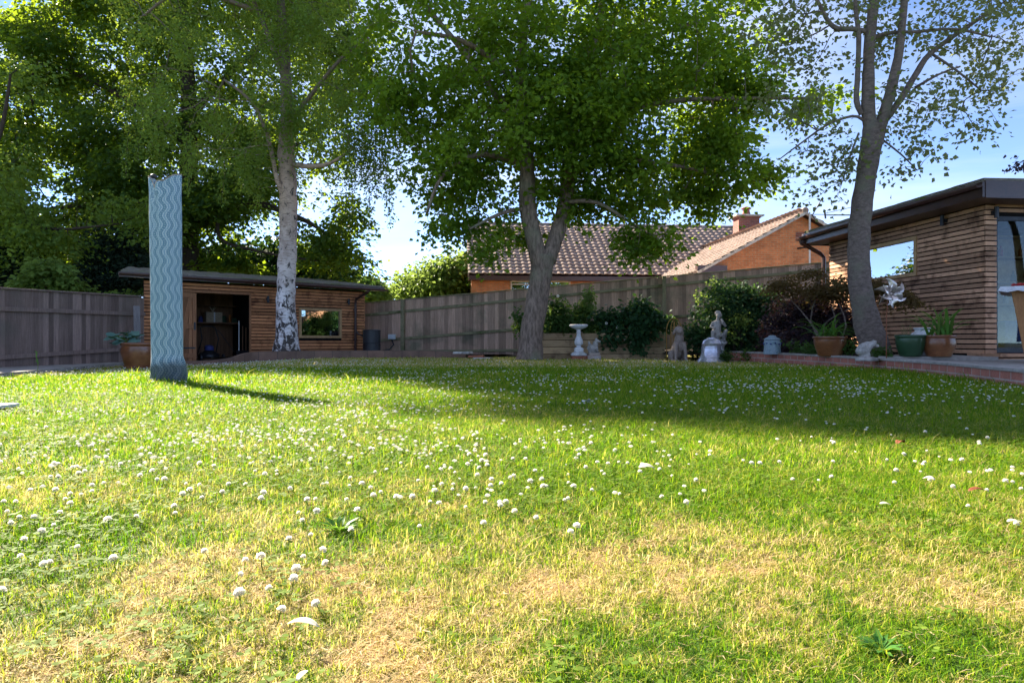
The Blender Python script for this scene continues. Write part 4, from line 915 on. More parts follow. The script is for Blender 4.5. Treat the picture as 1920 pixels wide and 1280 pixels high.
back_tree('conifer_tree', 'dark conifer behind the side fence between the light shrub and the shed', 195, 21.5, [(195,505,21.5,42,48,.8), (190,470,21.5,26,32,.6), (160,540,21.5,40,25,.7), (235,470,21.5,35,30,.6)], m_conif, 150, 24, dict(per=110, spread=.45, size=.14, flat=1.2, hang=.35, up=.1, droop=.6))
back_tree('elder_shrub', 'bright leafed shrub rising above the side fence', 85, 18.6, [(85,505,18.6,50,24,.6), (55,525,18.6,28,14,.4), (120,535,18.6,34,14,.4), (90,530,18.6,60,18,.4)], m_light, 60, 25, dict(per=34, spread=.3, size=.16, flat=.4, up=1.2), limbs=[L3([(85,648,18.6,6),(82,560,18.6,5),(86,510,18.6,2)])])
back_tree('laurel_shrub', 'yellow green shrub showing under the left end of the shed roof', 238, 18.6, [(240,540,18.6,22,12,.4), (225,548,18.6,18,8,.3)], m_light, 26, 26, dict(per=34, spread=.26, size=.13, flat=.4, up=1.2), limbs=[L3([(235,648,18.6,5),(236,580,18.6,4),(238,548,18.6,2)])])
back_tree('dark_hedge_tree', 'dark broad tree low behind the shed roof', 420, 27.5, [(200,500,27.5,180,50,1.5), (450,490,27.5,200,40,1.5), (60,470,27.5,120,80,1.5), (620,500,27,60,30,1)], m_bush, 420, 27, dict(per=80, spread=.9, size=.2, flat=.6, up=.8))
# unseen hedge added behind the camera for the windows to reflect
C = np.stack([np.random.RandomState(1).uniform(-14, 16, 300), np.random.RandomState(2).uniform(-11.8, -11, 300), np.random.RandomState(3).uniform(.2, 2.4, 300)], -1)
tag(leaves_mesh('hedge', C, m_bush2, None, rs6, per=60, spread=.6, size=.2, flat=.8), 'clipped green hedge added unseen behind the camera for window reflections', 'hedge')
# ---------------------------------------------------------------- the lawn: blades, clover leaves, daisies
def in_lawn(x, y):
    m = np.ones(len(x), bool)
    # stop at the brick wall, the path edge, the block edging
    wx = np.array([p.x for p in bq]); wy = np.array([p.y for p in bq]); o = np.argsort(wy); lim = np.interp(y, wy[o], wx[o]); m &= (x < lim-.02) | (y > 14.5)
    lim2 = np.interp(y, [e.y for e in edge], [e.x for e in edge]); m &= (x > lim2+.02)
    ex = np.array([p.x for p in eq]); ey = np.array([p.y for p in eq]); m &= (y < np.interp(x, ex, ey)-.02)
    m &= ~((x > 0.4) & (y > 16.6)); m &= ~((x > 4.0) & (y > 14.4))
    return m
def scatter(n, y0, y1, rs, k=.86):
    y = np.sqrt(rs.uniform(y0*y0, y1*y1, n)); x = rs.uniform(-1, 1, n)*y*k
    m = in_lawn(x, y); return x[m], y[m]
rg = np.random.RandomState(77)
VX = []; RD = []; DR = []
for y0, y1, n, h0, wid in ((.55,1.3,75000,.019,.0014), (1.3,2.2,105000,.021,.0018), (2.2,3.8,120000,.025,.0026), (3.8,6.5,110000,.030,.0044), (6.5,11,105000,.037,.008), (11,18.5,100000,.038,.016)):
    x, y = scatter(n, y0, y1, rg); n = len(x)
    d = dryness(x, y); lush = fbm(x, y, 1.1, 70)
    keep = rg.rand(n) > .12*np.clip((d-.5)*2, 0, 1); x, y, d, lush = x[keep], y[keep], d[keep], lush[keep]; n = len(x)
    tall = np.where(rg.rand(n) < .035, 1.9, 1.0)
    band = np.exp(-((y-9.0)/2.2)**2)*.55
    h = h0*np.where((x < -5) & (y > 7), .6, 1)*(.45+.9*rg.rand(n))*(.65+.8*lush+band)*tall*np.clip(1.3-d*.75, .72, 1)*np.clip(.55+y*.25, .7, 1)
    a = rg.uniform(0, 6.283, n); lean = h*np.clip(np.abs(rg.normal(.75, .6, n))*np.clip(1.5-y*.12, 1, 1.5), 0, 2.4); 
    lean = np.where(d > .6, lean*1.3+.004, lean); hz_ = np.where(d > .6, h*.8, h)
    w_ = wid*(.7+.6*rg.rand(n)); sd = np.stack([-np.sin(a+rg.normal(0,.5,n)), np.cos(a), np.zeros(n)], -1); dr_ = np.stack([np.cos(a), np.sin(a), np.zeros(n)], -1)
    P = np.stack([x, y, gz(x, y)-.002], -1); up = np.array([0, 0, 1.])
    m1 = P+dr_*(lean*.28)[:, None]+up*(hz_*.58)[:, None]; tp = P+dr_*lean[:, None]+up*hz_[:, None]
    q = np.stack([P-sd*w_[:, None]/2, P+sd*w_[:, None]/2, m1+sd*w_[:, None]*.42, m1-sd*w_[:, None]*.42, tp], 1)
    VX.append(q.reshape(-1, 3)); r_ = np.clip(rg.rand(n), 0, 1); RD.append(np.repeat(r_, 5)); DR.append(np.repeat(d, 5))
# matted dead thatch lying flat between the blades
x, y = scatter(95000, .55, 4.6, rg); d = dryness(x, y); k_ = rg.rand(len(x)) < np.clip(.25+d*1.1, 0, 1); x, y, d = x[k_], y[k_], d[k_]; n = len(x)
a = rg.uniform(0, 6.283, n); ln = rg.uniform(.010, .030, n); w_ = (.0011+.0005*y)*rg.uniform(.6, 1.3, n); dr_ = np.stack([np.cos(a), np.sin(a), np.zeros(n)], -1); sd = np.stack([-np.sin(a), np.cos(a), rg.uniform(-.5, .5, n)], -1)
P = np.stack([x, y, gz(x, y)+rg.uniform(.001, .009, n)], -1); q1 = P+dr_*(ln*.5)[:, None]+np.array([0,0,1.])*rg.uniform(-.001, .006, n)[:, None]; a2 = a+rg.normal(0, .5, n); d2 = np.stack([np.cos(a2), np.sin(a2), np.zeros(n)], -1); tp = q1+d2*(ln*.5)[:, None]+np.array([0,0,1.])*rg.uniform(-.004, .004, n)[:, None]
q = np.stack([P-sd*w_[:, None]/2, P+sd*w_[:, None]/2, q1+sd*w_[:, None]*.45, q1-sd*w_[:, None]*.45, tp], 1)
VX.append(q.reshape(-1, 3)); RD.append(np.repeat(rg.rand(n), 5)); DR.append(np.repeat(np.clip(.55+.35*rg.rand(n)+.2*d, 0, 1), 5))
V = np.concatenate(VX); nb = len(V)//5; k = np.arange(nb)*5
Fc = np.concatenate([np.stack([k, k+1, k+2, k+3], -1).ravel(), np.stack([k+3, k+2, k+4], -1).ravel()]); cn = np.concatenate([np.full(nb, 4), np.full(nb, 3)])
o = np_mesh('grass', V, Fc, cn, m_blade, None, {'rnd': np.concatenate(RD), 'dry': np.concatenate(DR)})
tag(o, 'short mown lawn grass, green with dry straw coloured patches', 'grass', kind='stuff')
# clover leaves lying among the blades
x, y = scatter(60000, .6, 5.5, rg); w_ = fbm(x, y, 1.6, 33)-.25*dryness(x, y); k_ = rg.rand(len(x)) < np.clip((w_-.30)*3.5, .02, 1)*.9; x, y = x[k_], y[k_]; n = len(x)
a = rg.uniform(0, 6.283, n); hh = rg.uniform(.008, .026, n); s_ = rg.uniform(.0038, .0068, n)*(1+.12*y)
Vs = []
for j in range(3):
    b = a+j*2.094+rg.normal(0, .15, n); d1 = np.stack([np.cos(b), np.sin(b), rg.uniform(-.2, .35, n)], -1); d2 = np.stack([-np.sin(b), np.cos(b), rg.uniform(-.3, .3, n)], -1)
    P = np.stack([x, y, hh+gz(x, y)], -1); s3 = s_[:, None]
    Vs.append(np.stack([P, P+d1*s3*.8-d2*s3*.62, P+d1*s3*1.45-d2*s3*.35, P+d1*s3*1.45+d2*s3*.35, P+d1*s3*.8+d2*s3*.62], 1))
V = np.concatenate(Vs).reshape(-1, 3); nb = len(V)//5
m_clover = leaf_mat('clover leaf', (.085,.16,.018), (.15,.225,.024), (.34,.44,.04), .3, .7, .1)
o = np_mesh('clover_leaves', V, np.arange(nb*5), np.full(nb, 5), m_clover, None, {'rnd': np.repeat(rg.rand(nb), 5)})
tag(o, 'green clover leaves spread through the lawn', 'clover', kind='stuff')
# flower heads: template of short florets round a dome
def head_template(n_fl, r, seed):
    r_ = np.random.RandomState(seed); vs = []; fs = []
    for i in range(n_fl):
        z_ = 1-1.45*(i+.5)/n_fl; th = i*2.39996; rr = math.sqrt(max(0, 1-z_*z_)); d = np.array([rr*math.cos(th), rr*math.sin(th), z_]); t1 = np.cross(d, [0.01, 0, 1.]); t1 /= np.linalg.norm(t1)+1e-6; t2 = np.cross(d, t1)
        ang = r_.rand()*6; s1 = (t1*math.cos(ang)+t2*math.sin(ang))*r*.125; b0 = d*r*.30; b1 = d*r*(.80+.32*r_.rand()); b = len(vs)
        vs += [b0-s1*.5, b0+s1*.5, b1+s1, b1-s1]; fs.append((b, b+1, b+2, b+3))
        s2 = np.cross(d, s1); b = len(vs); vs += [b0-s2*.5, b0+s2*.5, b1*.97+s2, b1*.97-s2]; fs.append((b, b+1, b+2, b+3))
    return np.array(vs), fs
heads = []
for s_ in range(3):
    v, f = head_template(70, .0070, s_); me = bpy.data.meshes.new('clover_flower'); me.from_pydata([tuple(q) for q in v], [], f)
    a_ = me.attributes.new('rnd', 'FLOAT', 'POINT'); a_.data.foreach_set('value', np.clip(np.repeat(np.random.RandomState(s_).rand(len(v)//4), 4)*.7+np.repeat(np.linspace(-.5,1.1,len(v)//4),4)*.6,0,1).astype(np.float32)); me.materials.append(m_petal); heads.append(me)
ms = MB(); ms.tube([(0,0,-.044),(.002,.001,-.02),(0,0,-.004)], .0009, 4); so_ = ms.build('stem', m_stem); stem_me = so_.data; bpy.data.objects.remove(so_)
Z1 = [(45,620),(80,595),(140,600),(100,675),(30,580),(15,530),(65,540),(125,480),(290,500),(270,520),(290,535),(230,490),(335,495),(430,455),(380,470),(380,490),(85,765),(205,768),(180,780),(468,768),(845,750),(1015,765),(1078,758),(995,820),(1215,845),(1225,812),(1112,880),(1195,680),(1335,720),(1345,780),(1255,755),(445,612),(565,590),(720,545),(725,570),(770,450),(825,465),(650,435),(680,445),(580,420),(630,408),(885,375),(825,365),(755,495),(785,485),(835,510),(945,455),(920,480),(1035,370),(1055,405),(1015,450),(1095,420),(1145,400),(1145,418),(1270,515),(1305,517),(1090,495),(1080,510),(1200,470),(1235,580),(1250,600),(1310,575),(5,880),(320,715),(172,655),(248,575),(222,640),(1285,660),(1305,935),(1165,965),(990,925),(210,425),(240,430),(300,395),(325,405),(350,410),(315,385),(440,345),(245,430)]
Z2 = [(565,785),(630,765),(625,790),(525,805),(550,890),(310,835),(400,835),(700,890),(810,880),(890,860),(925,860),(895,890),(975,925),(1097,960),(750,570),(770,610),(720,600),(805,575),(790,650),(775,675),(820,660),(765,715),(845,740),(840,770),(900,765),(950,730),(970,725),(1090,710),(1063,755),(1128,755),(1135,775),(1155,790),(1275,715),(1278,770),(1307,790),(1410,815),(1565,820),(1802,830),(1375,680),(1438,662),(1465,700),(1480,712),(1680,705),(1790,700),(1860,720),(965,630),(1037,628),(1220,520),(1250,468),(1225,470),(1255,865),(1275,868),(800,980),(90,925),(50,750),(45,770),(30,850),(115,770),(165,795),(180,822),(222,812),(255,700),(190,718),(335,660),(485,680),(505,612),(433,745),(560,690),(615,685),(165,570),(200,458),(598,275),(358,300),(810,390),(570,472),(830,385),(735,475),(745,500),(765,520),(940,330),(975,345),(1290,1035),(1325,1025),(55,1035),(440,1015),(500,870),(700,800),(755,785),(1500,655),(1540,575)]
Z3 = [(285,368),(320,378),(455,430),(615,428),(622,360),(845,365),(883,395),(915,330),(1000,370),(1010,322),(1155,352),(1335,438),(1365,455),(1400,480),(1258,490),(1180,550),(1380,615),(15,540),(55,435),(615,285),(625,290),(533,265),(1175,235),(1003,245),(1228,288),(400,360),(1118,475),(876,445),(1020,435)]
FP = [(a/2.206, 700+b/2.206) for a, b in Z1]+[(640+a/3, 650+b/3) for a, b in Z2]+[(1280+a/2.206, 700+b/2.206) for a, b in Z3]
fpos = [gd(px, py, .028)[:] for px, py in FP]
r_ = np.random.RandomState(12)
def flower_density(x, y):
    yy = np.maximum(y, .3); px = 960+F*x/yy; py = HY+H*F/yy
    c = lambda a, b, sa, sb: np.exp(-((px-a)/sa)**2-((py-b)/sb)**2)
    d = 1.1*c(250,880,460,150)+.5*c(900,850,500,110)+.9*c(250,735,300,40)+.8*c(700,800,330,90)+.9*c(700,715,250,25)+.35*c(900,900,300,70)+.6*c(1450,735,350,28)+.9*c(1500,745,200,22)+1.0*c(1200,715,260,25)+.9*c(1800,750,200,30)+.9*c(520,685,90,9)+.8*c(160,710,80,8)+.5*c(960,735,120,20)+.3*c(1700,880,250,60)
    return d*np.clip((fbm(x, y, 1.7, 90)-.33)*3.6, .03, 1.3)
while len(fpos) < 300:
    x, y = scatter(50, 1.6, 4.2, r_, .8); p_ = flower_density(x, y)
    for a, b, q in zip(x, y, p_):
        if r_.rand() < q*.7 and len(fpos) < 300: fpos.append((a, b, .028))
for i, (x_, y_, z_) in enumerate(fpos):
    o = bpy.data.objects.new('clover_flower', heads[i % 3]); sc.collection.objects.link(o); o.location = (x_, y_, z_+r_.uniform(-.006, .008)); s_ = r_.uniform(.65, 1.25); o.scale = (s_, s_, s_*.9)
    o.rotation_euler = (r_.normal(0, .25), r_.normal(0, .25), r_.uniform(0, 6))
    tag(o, 'small round white clover flower standing in the lawn', 'flower', 'white clover flowers in the lawn')
    c = bpy.data.objects.new('stem', stem_me); sc.collection.objects.link(c); c.parent = o
# the far ones
x, y = scatter(60000, 1.7, 15.5, r_, .8); k_ = r_.rand(len(x)) < flower_density(x, y)*np.where(y < 4.5, .5, np.clip(.22*(y/8)**.4, 0, 1)); x, y = x[k_], y[k_]; n = len(x)
sz = r_.uniform(.0045, .0125, n)*np.clip(.6+.06*y, .7, 1.15); P = np.stack([x, y, gz(x, y)+.024+.026*r_.rand(n)*np.clip(y/8, .5, 1.2)], -1); Vs = []; Fs = []; base = 0
v6 = []
for k in range(6): v6.append((math.cos(k*1.047), math.sin(k*1.047), 0))
T = np.array(v6+[(.6,.0,.55),(-.3,.52,.55),(-.3,-.52,.55)]+[(0,0,-.5)]); tf = [(0,1,6),(1,7,6),(1,2,7),(2,3,7),(3,8,7),(3,4,8),(4,5,8),(5,6,8),(5,0,6),(6,7,8)]+[(9,(k+1) % 6,k) for k in range(6)]
V = (P[:, None]+T[None]*sz[:, None, None]).reshape(-1, 3); Fq = (np.array(tf)[None]+(np.arange(n)*len(T))[:, None, None]).reshape(-1)
o = np_mesh('daisies', V, Fq, np.full(len(Fq)//3, 3), m_petal, None, {'rnd': np.repeat(r_.rand(n)*.6, len(T))})
tag(o, 'countless tiny white daisies and clover heads across the far lawn', 'daisies', kind='stuff')
print('far flowers', n)
# fallen white petals and feathers, brown leaves
m_dbrown = M('dead leaf brown', (.20,.06,.03), (.12,.04,.02), 20, rough=.7, bump=.2)
def petal_thing(name, label, cat, px, py, ln, wd, rz, mat, curl=.3, z=.03):
    mb = MB(); n_ = 8; vs = []; fs = []
    for i in range(n_+1):
        t = i/n_; w__ = wd/2*math.sin(math.pi*min(1, .06+t*.93))**.6
        for k in range(-2, 3): vs.append(((t-.5)*ln, k/2*w__, curl*ln*(.25-(t-.5)**2)+.25*abs(k/2)**2*w__))
    for i in range(n_):
        for k in range(4): a = i*5+k; fs.append((a, a+1, a+6, a+5))
    mb.add(vs, fs); p = gd(px, py, z); o = mb.build(name, mat, None, smooth=True, loc=p); o.rotation_euler = (R(rnd.uniform(-12, 12)), R(rnd.uniform(-10, 10)), rz)
    sd_ = o.modifiers.new('s', 'SOLIDIFY'); sd_.thickness = .0006
    return tag(o, label, cat)
petal_thing('feather', 'large curved white feather lying on the dry grass near the camera', 'feather', 569, 1172, .047, .016, R(-12), m_petal, .5)
petal_thing('feather', 'small white feather standing on end at the very bottom of the lawn', 'feather', 567, 1266, .02, .009, R(70), m_petal, .3)
petal_thing('fallen_petal', 'broad white petal on the sunny lawn beside the clover in the centre', 'petal', 1213, 877, .05, .03, R(5), m_petal, .5)
petal_thing('fallen_petal', 'slim white petal lying on the right side of the sunny lawn', 'petal', 1660, 945, .034, .012, R(20), m_petal, .3)
petal_thing('fallen_petal', 'round white petal upright in the grass right of centre', 'petal', 1742, 898, .032, .022, R(-60), m_petal, .5)
petal_thing('fallen_petal', 'pale bluish petal alone in the shaded green band of the lawn', 'petal', 1100, 754, .10, .05, R(60), m_wplastic, .5)
petal_thing('fallen_petal', 'white petal nearest the right edge of the lawn', 'petal', 1902, 978, .03, .016, R(0), m_petal, .4)
petal_thing('dead_leaf', 'curled red brown leaf on the lawn just beyond the shade edge', 'leaf', 1689, 831, .045, .03, R(30), m_dbrown, .9)
petal_thing('dead_leaf', 'flat red brown leaf on the sunny lawn at the right', 'leaf', 1832, 920, .045, .02, R(0), m_dbrown, .5)
petal_thing('dead_leaf', 'dry tan leaf on the sunny lawn left of centre', 'leaf', 728, 810, .09, .03, R(25), m_card, .4)
# weeds: broad leaved rosettes
def rosette(label, px, py, n_, ln, seed):
    r_ = np.random.RandomState(seed); mb = MB()
    for i in range(n_):
        a = i*2.4+r_.normal(0, .2); l_ = ln*r_.uniform(.6, 1.1); w__ = l_*.3; mb.cur = r_.rand(); e = r_.uniform(.35, 1.0); d = Vector((math.cos(a), math.sin(a), 0)); s_ = Vector((-d.y, d.x, 0)); u_ = Vector((0,0,1))
        mb.add([(0,0,0), d*l_*.45-s_*w__/2+u_*l_*e*.5, d*l_*.5+u_*l_*e*.44, d*l_*.45+s_*w__/2+u_*l_*e*.5, d*l_+u_*l_*e*.65], [(0,1,2),(0,2,3),(1,4,2),(2,4,3)])
    p = gd(px, py, .0); o = mb.build('weed', m_strap, None, smooth=True, loc=p); return tag(o, label, 'weed')
rosette('bright green leafy weed clump in the lawn left of centre', 636, 1000, 26, .05, 1)
rosette('lush green weed tuft in the dry grass at the bottom right', 1650, 1222, 34, .035, 2)
# long seeding grass stalk against the side fence
b = gd(70, 702, -.08); mb = MB(); mb.tube([(0,0,0),(.01,0,.12),(.0,0,.22)], .004, 5); st = mb.build('grass_stalk', m_stem, None, loc=b); tag(st, 'single tall yellow green grass stalk in front of the dark side fence', 'grass stalk')
mb = MB()
for k in range(14): mb.cur = rnd.random(); mb.ball((rnd.uniform(-.012,.012)-.018*k/14, rnd.uniform(-.01,.01), .18+k*.014), (.008,.006,.014), 6)
mb.build('seed_head', m_strap, st)
# ---------------------------------------------------------------- the fabric covered clothes airer
tb = gd(312, 716, 0.0); cv = thing('covered_rotary_airer', 'tall blue patterned fabric sleeve pulled over a folded rotary airer on the lawn', 'covered clothes airer', (tb.x, tb.y, 0))
def fabric():
    n = NB('wavy print fabric'); t = n.n('ShaderNodeUVMap'); s_ = n.n('ShaderNodeSeparateXYZ'); n.l(t.outputs[0], s_.inputs[0]); u, v = s_.outputs[0], s_.outputs[1]
    wob = n.math('MULTIPLY', n.math('SINE', n.math('MULTIPLY', v, 2*math.pi*11.5)), .30)
    x = n.math('ADD', n.math('MULTIPLY', u, 13), wob)
    fr_ = n.math('FRACT', x); d = n.math('ABSOLUTE', n.math('SUBTRACT', fr_, .5))
    d2 = n.math('ABSOLUTE', n.math('SUBTRACT', n.math('FRACT', n.math('ADD', x, .5)), .5))
    base = n.mix(n.rng(d, .27, .34), (.19,.31,.42), (.08,.175,.27))
    # chains of pale dots along each wave
    par = n.math('MULTIPLY', n.math('FLOOR', x), .37)
    dots = n.math('SINE', n.math('MULTIPLY', n.math('ADD', v, par), 2*math.pi*120))
    side = n.math('SUBTRACT', n.math('MULTIPLY', n.math('SINE', n.math('MULTIPLY', n.math('ADD', v, par), 2*math.pi*60)), .03), 0)
    dd = n.math('ABSOLUTE', n.math('SUBTRACT', n.math('ADD', fr_, side), .5))
    m1 = n.math('MULTIPLY', n.rng(n.math('ABSOLUTE', n.math('SUBTRACT', dd, .17)), .095, .06), n.rng(dots, -.2, .25))
    col = n.mix(m1, base, (.74,.77,.75))
    m2 = n.math('MULTIPLY', n.rng(d2, .12, .07), n.rng(n.math('SINE', n.math('MULTIPLY', v, 2*math.pi*95)), .1, .4))
    col = n.mix(m2, col, (.45,.56,.58))
    foot_tone = n.rng(n.math('ADD', v, n.math('MULTIPLY', n.noise(n.coord('Object'), 9, 5, .6), .09)), .17, .125)  # sleeve colour turns darker towards its foot, with an uneven edge
    col = n.mix(n.math('MULTIPLY', foot_tone, .8), col, (.03,.035,.04))
    n.l(col, n.b.inputs['Base Color']); n.b.inputs['Roughness'].default_value = .85; n.b.inputs['Sheen Weight'].default_value = .2
    w_ = n.noise(n.coord('Object', (1,1,.6)), 14, 4, .6); n.bump(w_, .35, .02); return n.mat
m_fab = fabric()
hh = (722-336)/F*tb.y; nu, nv = 72, 90; vs = []; fs = []; uvs = []
def sleeve(i, j):
    t = j/nv; th = 2*math.pi*i/nu; c, s_ = math.cos(th), math.sin(th)
    rx = .158; ry = .11; cx = 0
    b = max(0, 1-t/.13)
    zt = hh
    # bulging sagging foot
    rx *= 1+.02*math.sin(t*9); 
    if b > 0:
        rx += .016*b; sag = math.sin(b*math.pi)**1.0; cx += .030*sag*(1 if c > 0 else .1)*max(0, c)+.012*b
        ry *= 1+.25*sag
    # open rim: a notch left of centre and a rising corner on the right
    x = c
    rim = -.12*math.exp(-((x+.5)/.25)**2)-.065*math.exp(-((x-.1)/.5)**2)+.02*max(0, x)
    z = t*(zt+rim*(1 if t > .9 else t*1.1))
    z = t*zt+rim*sm((t-.8)/.2)
    f_ = .006*math.sin(5*th+t*3)+.004*math.sin(11*th+t*8+1)+(.010*math.sin(7*th+2)*(sm((t-.9)/.1)))
    if b > 0: f_ += .012*b*math.sin(6*th+b*7)
    return Vector((cx+c*(rx+f_)+.02*(1-t)*0-.012*(t-.5), s_*(ry+f_), z-.012+.0*b))
for j in range(nv+1):
    for i in range(nu): vs.append(sleeve(i, j))
for j in range(nv):
    for i in range(nu):
        a = j*nu+i; b = j*nu+(i+1) % nu; fs.append((a, b, b+nu, a+nu)); uvs.append([(i/nu, j/nv), ((i+1)/nu, j/nv), ((i+1)/nu, (j+1)/nv), (i/nu, (j+1)/nv)])
mb = MB(); mb.add(vs, fs, uvs); o = mb.build('sleeve', m_fab, cv, smooth=True); s_ = o.modifiers.new('s', 'SOLIDIFY'); s_.thickness = .006; s_.offset = -1
mb = MB(); mb.tube([sleeve(i, nv)+Vector((0,0,.002)) for i in range(nu)]+[sleeve(0, nv)], .005, 6); mb.build('hem', m_dog, cv, smooth=True)
mb = MB(); mb.tube([(0,0,-.2),(0,0,hh-.12)], .024, 12); 
for k in range(4): a = k*1.57+.5; mb.tube([(0,0,.35),(.07*math.cos(a),.045*math.sin(a),.6),(.11*math.cos(a),.06*math.sin(a),hh-.07)], .011, 8)
mb.build('airer_frame', m_metal, cv, smooth=True)
mb = MB(); mb.ball((-.12, -.03, hh-.01), (.035,.03,.025), 12); mb.build('arm_cap', m_purple_cap if 'm_purple_cap' in globals() else m_plastic, cv, smooth=True)

# ---------------------------------------------------------------- pots and plants
def pot(label, px, py, Y, w_px, h_px, mat, zb=None, taper=.66, saucer=None, belly=0):
    p = at(px, py, Y); 
    if zb is not None: p.z = zb
    r = w_px/2/F*Y; h = h_px/F*Y; root = thing('plant_pot', label, 'plant pot', p)
    mb = MB(); mb.lathe([(r*taper, 0), (r*(taper+.02), .01), (r*(taper+.16+belly), h*.35), (r*(taper+.27+belly*.5), h*.66), (r*.93, h*.84), (r*.93, h*.86), (r*1.0, h*.90), (r*1.0, h*.985), (r*.97, h), (r*.90, h), (r*.87, h*.9)], 40)
    mb.build('body', mat, root, smooth=False, bevel=0)
    for pl in root.children[0].data.polygons: pl.use_smooth = True
    mb = MB(); mb.lathe([(.001, h*.87), (r*.88, h*.87), (r*.88, h*.88), (.001, h*.90)], 24); mb.build('soil', m_soil, root)
    if saucer: mb = MB(); mb.lathe([(r*saucer*.9, -.012), (r*saucer, .03), (r*saucer*.97, .032), (r*saucer*.86, -.002)], 32); mb.build('saucer', m_saucer, root)
    return p, r, h
def strap_plant(name, label, p, n_, ln, wd, mat, seed, up=1.0, spread=.06, droop=1.0):
    r_ = np.random.RandomState(seed); mb = MB()
    for i in range(n_):
        a = r_.uniform(0, 6.283); l_ = ln*r_.uniform(.55, 1.1); e = r_.uniform(.55, 1.45)*up; mb.cur = r_.rand(); b = Vector((r_.normal(0, spread), r_.normal(0, spread), 0)); d = Vector((math.cos(a), math.sin(a), 0)); s_ = Vector((-d.y, d.x, 0))
        vs = []; fs = []; x = 0; z = 0; th = e if e < 1.5 else 1.5; m_ = 8
        for k in range(m_+1):
            t = k/m_; w__ = wd*(.5+.9*math.sin(math.pi*min(1, .15+t*.85)))*.55*(1 if t < 1 else .1); c = b+d*x+Vector((0,0,z)); vs += [c-s_*w__+Vector((0,0,w__*.5)), c, c+s_*w__+Vector((0,0,w__*.5))]
            x += math.cos(th)*l_/m_; z += math.sin(th)*l_/m_; th -= droop*(.12+.22*t)*r_.uniform(.6, 1.3)
        for k in range(m_): q = 3*k; fs += [(q, q+1, q+4, q+3), (q+1, q+2, q+5, q+4)]
        mb.add(vs, fs)
    o = mb.build(name, mat, None, smooth=True, loc=p); return tag(o, label, 'plant')
def bush(name, label, ells, mat, n, seed, lf, base=None, stem_r=.012, m_b=None, gap=.3, cat='bush', stems=5, gs=1.6, extra=None):
    r_ = np.random.RandomState(seed); C = ell_sample(n, ells, r_, gap=gap, gs=gs); c0 = C.mean(0); b = Vector(base) if base is not None else Vector((c0[0], c0[1], .1))
    root = tree(name, label, b, [[(*(b+Vector((r_.normal(0,.04), r_.normal(0,.04), 0)))[:], stem_r), (*(Vector(C[r_.randint(len(C))]).lerp(b, .55))[:], stem_r*.7), (*(Vector(C[r_.randint(len(C))]).lerp(b, .2))[:], stem_r*.4)] for _ in range(stems)], C, m_b or m_dbark, mat, r_, leaf=lf, maxr=.012, twig=.0022, trunk_n=6, flare=1)
    root['category'] = cat
    for ch in root.children:
        if ch.name.startswith('trunk'): ch.name = 'stems'
        elif ch.name.startswith('crown'): ch.name = 'foliage'
    return root
# big brown pot by the shed, with hosta-like plant
p, r, h = pot('big brown glazed pot on a saucer beside the left end of the shed', 262, 683, 13.6, 66, 46, m_terra, zb=-.07, taper=.72, saucer=.86)
def broad_plant(name, label, p, n_, ln, mat, seed, offs=(0,0)):
    r_ = np.random.RandomState(seed); mb = MB(); ms = MB()
    for i in range(n_):
        a = r_.uniform(0, 6.283); rr = ln*r_.uniform(.3, 1); c = Vector((offs[0]*r_.rand()+rr*math.cos(a), offs[1]+rr*math.sin(a)*.6, ln*r_.uniform(.1, .75))); s_ = ln*r_.uniform(.18, .30); mb.cur = r_.rand()
        nrm = Vector((r_.normal(0,.4), r_.normal(0,.4)-.3, 1)).normalized(); t = nrm.orthogonal().normalized(); t = Matrix.Rotation(r_.uniform(0,6.28), 3, nrm) @ t; u = nrm.cross(t)
        vs = [c+nrm*s_*.12]+[c+(t*math.cos(q)*1.15+u*math.sin(q)*.85)*s_*(1 if abs(q-math.pi) > .4 else .75)-nrm*s_*.12*abs(math.sin(q)) for q in np.linspace(0, 6.283, 11)[:-1]]
        mb.add(vs, [(0, 1+k, 1+(k+1) % 10) for k in range(10)]); ms.tube([(0,0,0), c*.5+Vector((0,0,.03)), c], .006, 5)
    root = thing(name, label, 'plant', p); mb.build('leaves', mat, root, smooth=False); ms.build('stems', m_stem, root); return root
broad_plant('hosta_plant', 'blue green round leaved plant spilling over the left side of the big brown pot', p+Vector((-.15,-.05,h*.9)), 46, .34, m_hosta, 3, (-.25, 0))
# grey plank leaning by the fence
pq = at(259, 640, 16.2); mb = MB(); mb.beam((0,0,-.1), (.02,-.1,H+(HY-574)/F*16.2), .15, .035, up=(0,1,0)); thing_mesh('grey_plank', 'upright grey plank leaning on the side fence behind the big pot', 'plank', mb, M('bleached grey wood', (.30,.27,.27), (.22,.2,.2), 4, (6,6,.5), .85, .2), (pq.x, pq.y, 0), bevel=.004)
# brown pots and green pot on the patio edge
p, r, h = pot('brown glazed pot with strap leaves on the wall edge, left of the grey trunk', 1556, 667, 11.5, 60, 37, m_terra, zb=.19, taper=.66)
strap_plant('strap_leaf_plant', 'arching green strap leaves in the brown pot left of the grey trunk', p+Vector((0,0,h*.88)), 46, .56, .017, m_strap, 4, spread=.09)
p, r, h = pot('dark green ribbed pot on the paving slab', 1707, 664, 10.1, 53, 40, m_gpot, zb=.216, taper=.68)
strap_plant('dry_stems', 'sparse pale dry stems in the dark green pot', p+Vector((-.02,0,h*.88)), 9, .22, .004, m_grey, 9, up=1.3, spread=.04, droop=.3)
p, r, h = pot('brown glazed pot on the paving slab beside the green pot', 1760, 666, 10.0, 57, 40, m_terra, zb=.216, taper=.70, belly=.06)
strap_plant('strap_leaf_plant', 'broad green sword leaves in the brown pot beside the green pot', p+Vector((0,0,h*.88)), 24, .58, .028, m_strap, 14, up=1.0, spread=.08, droop=.9)
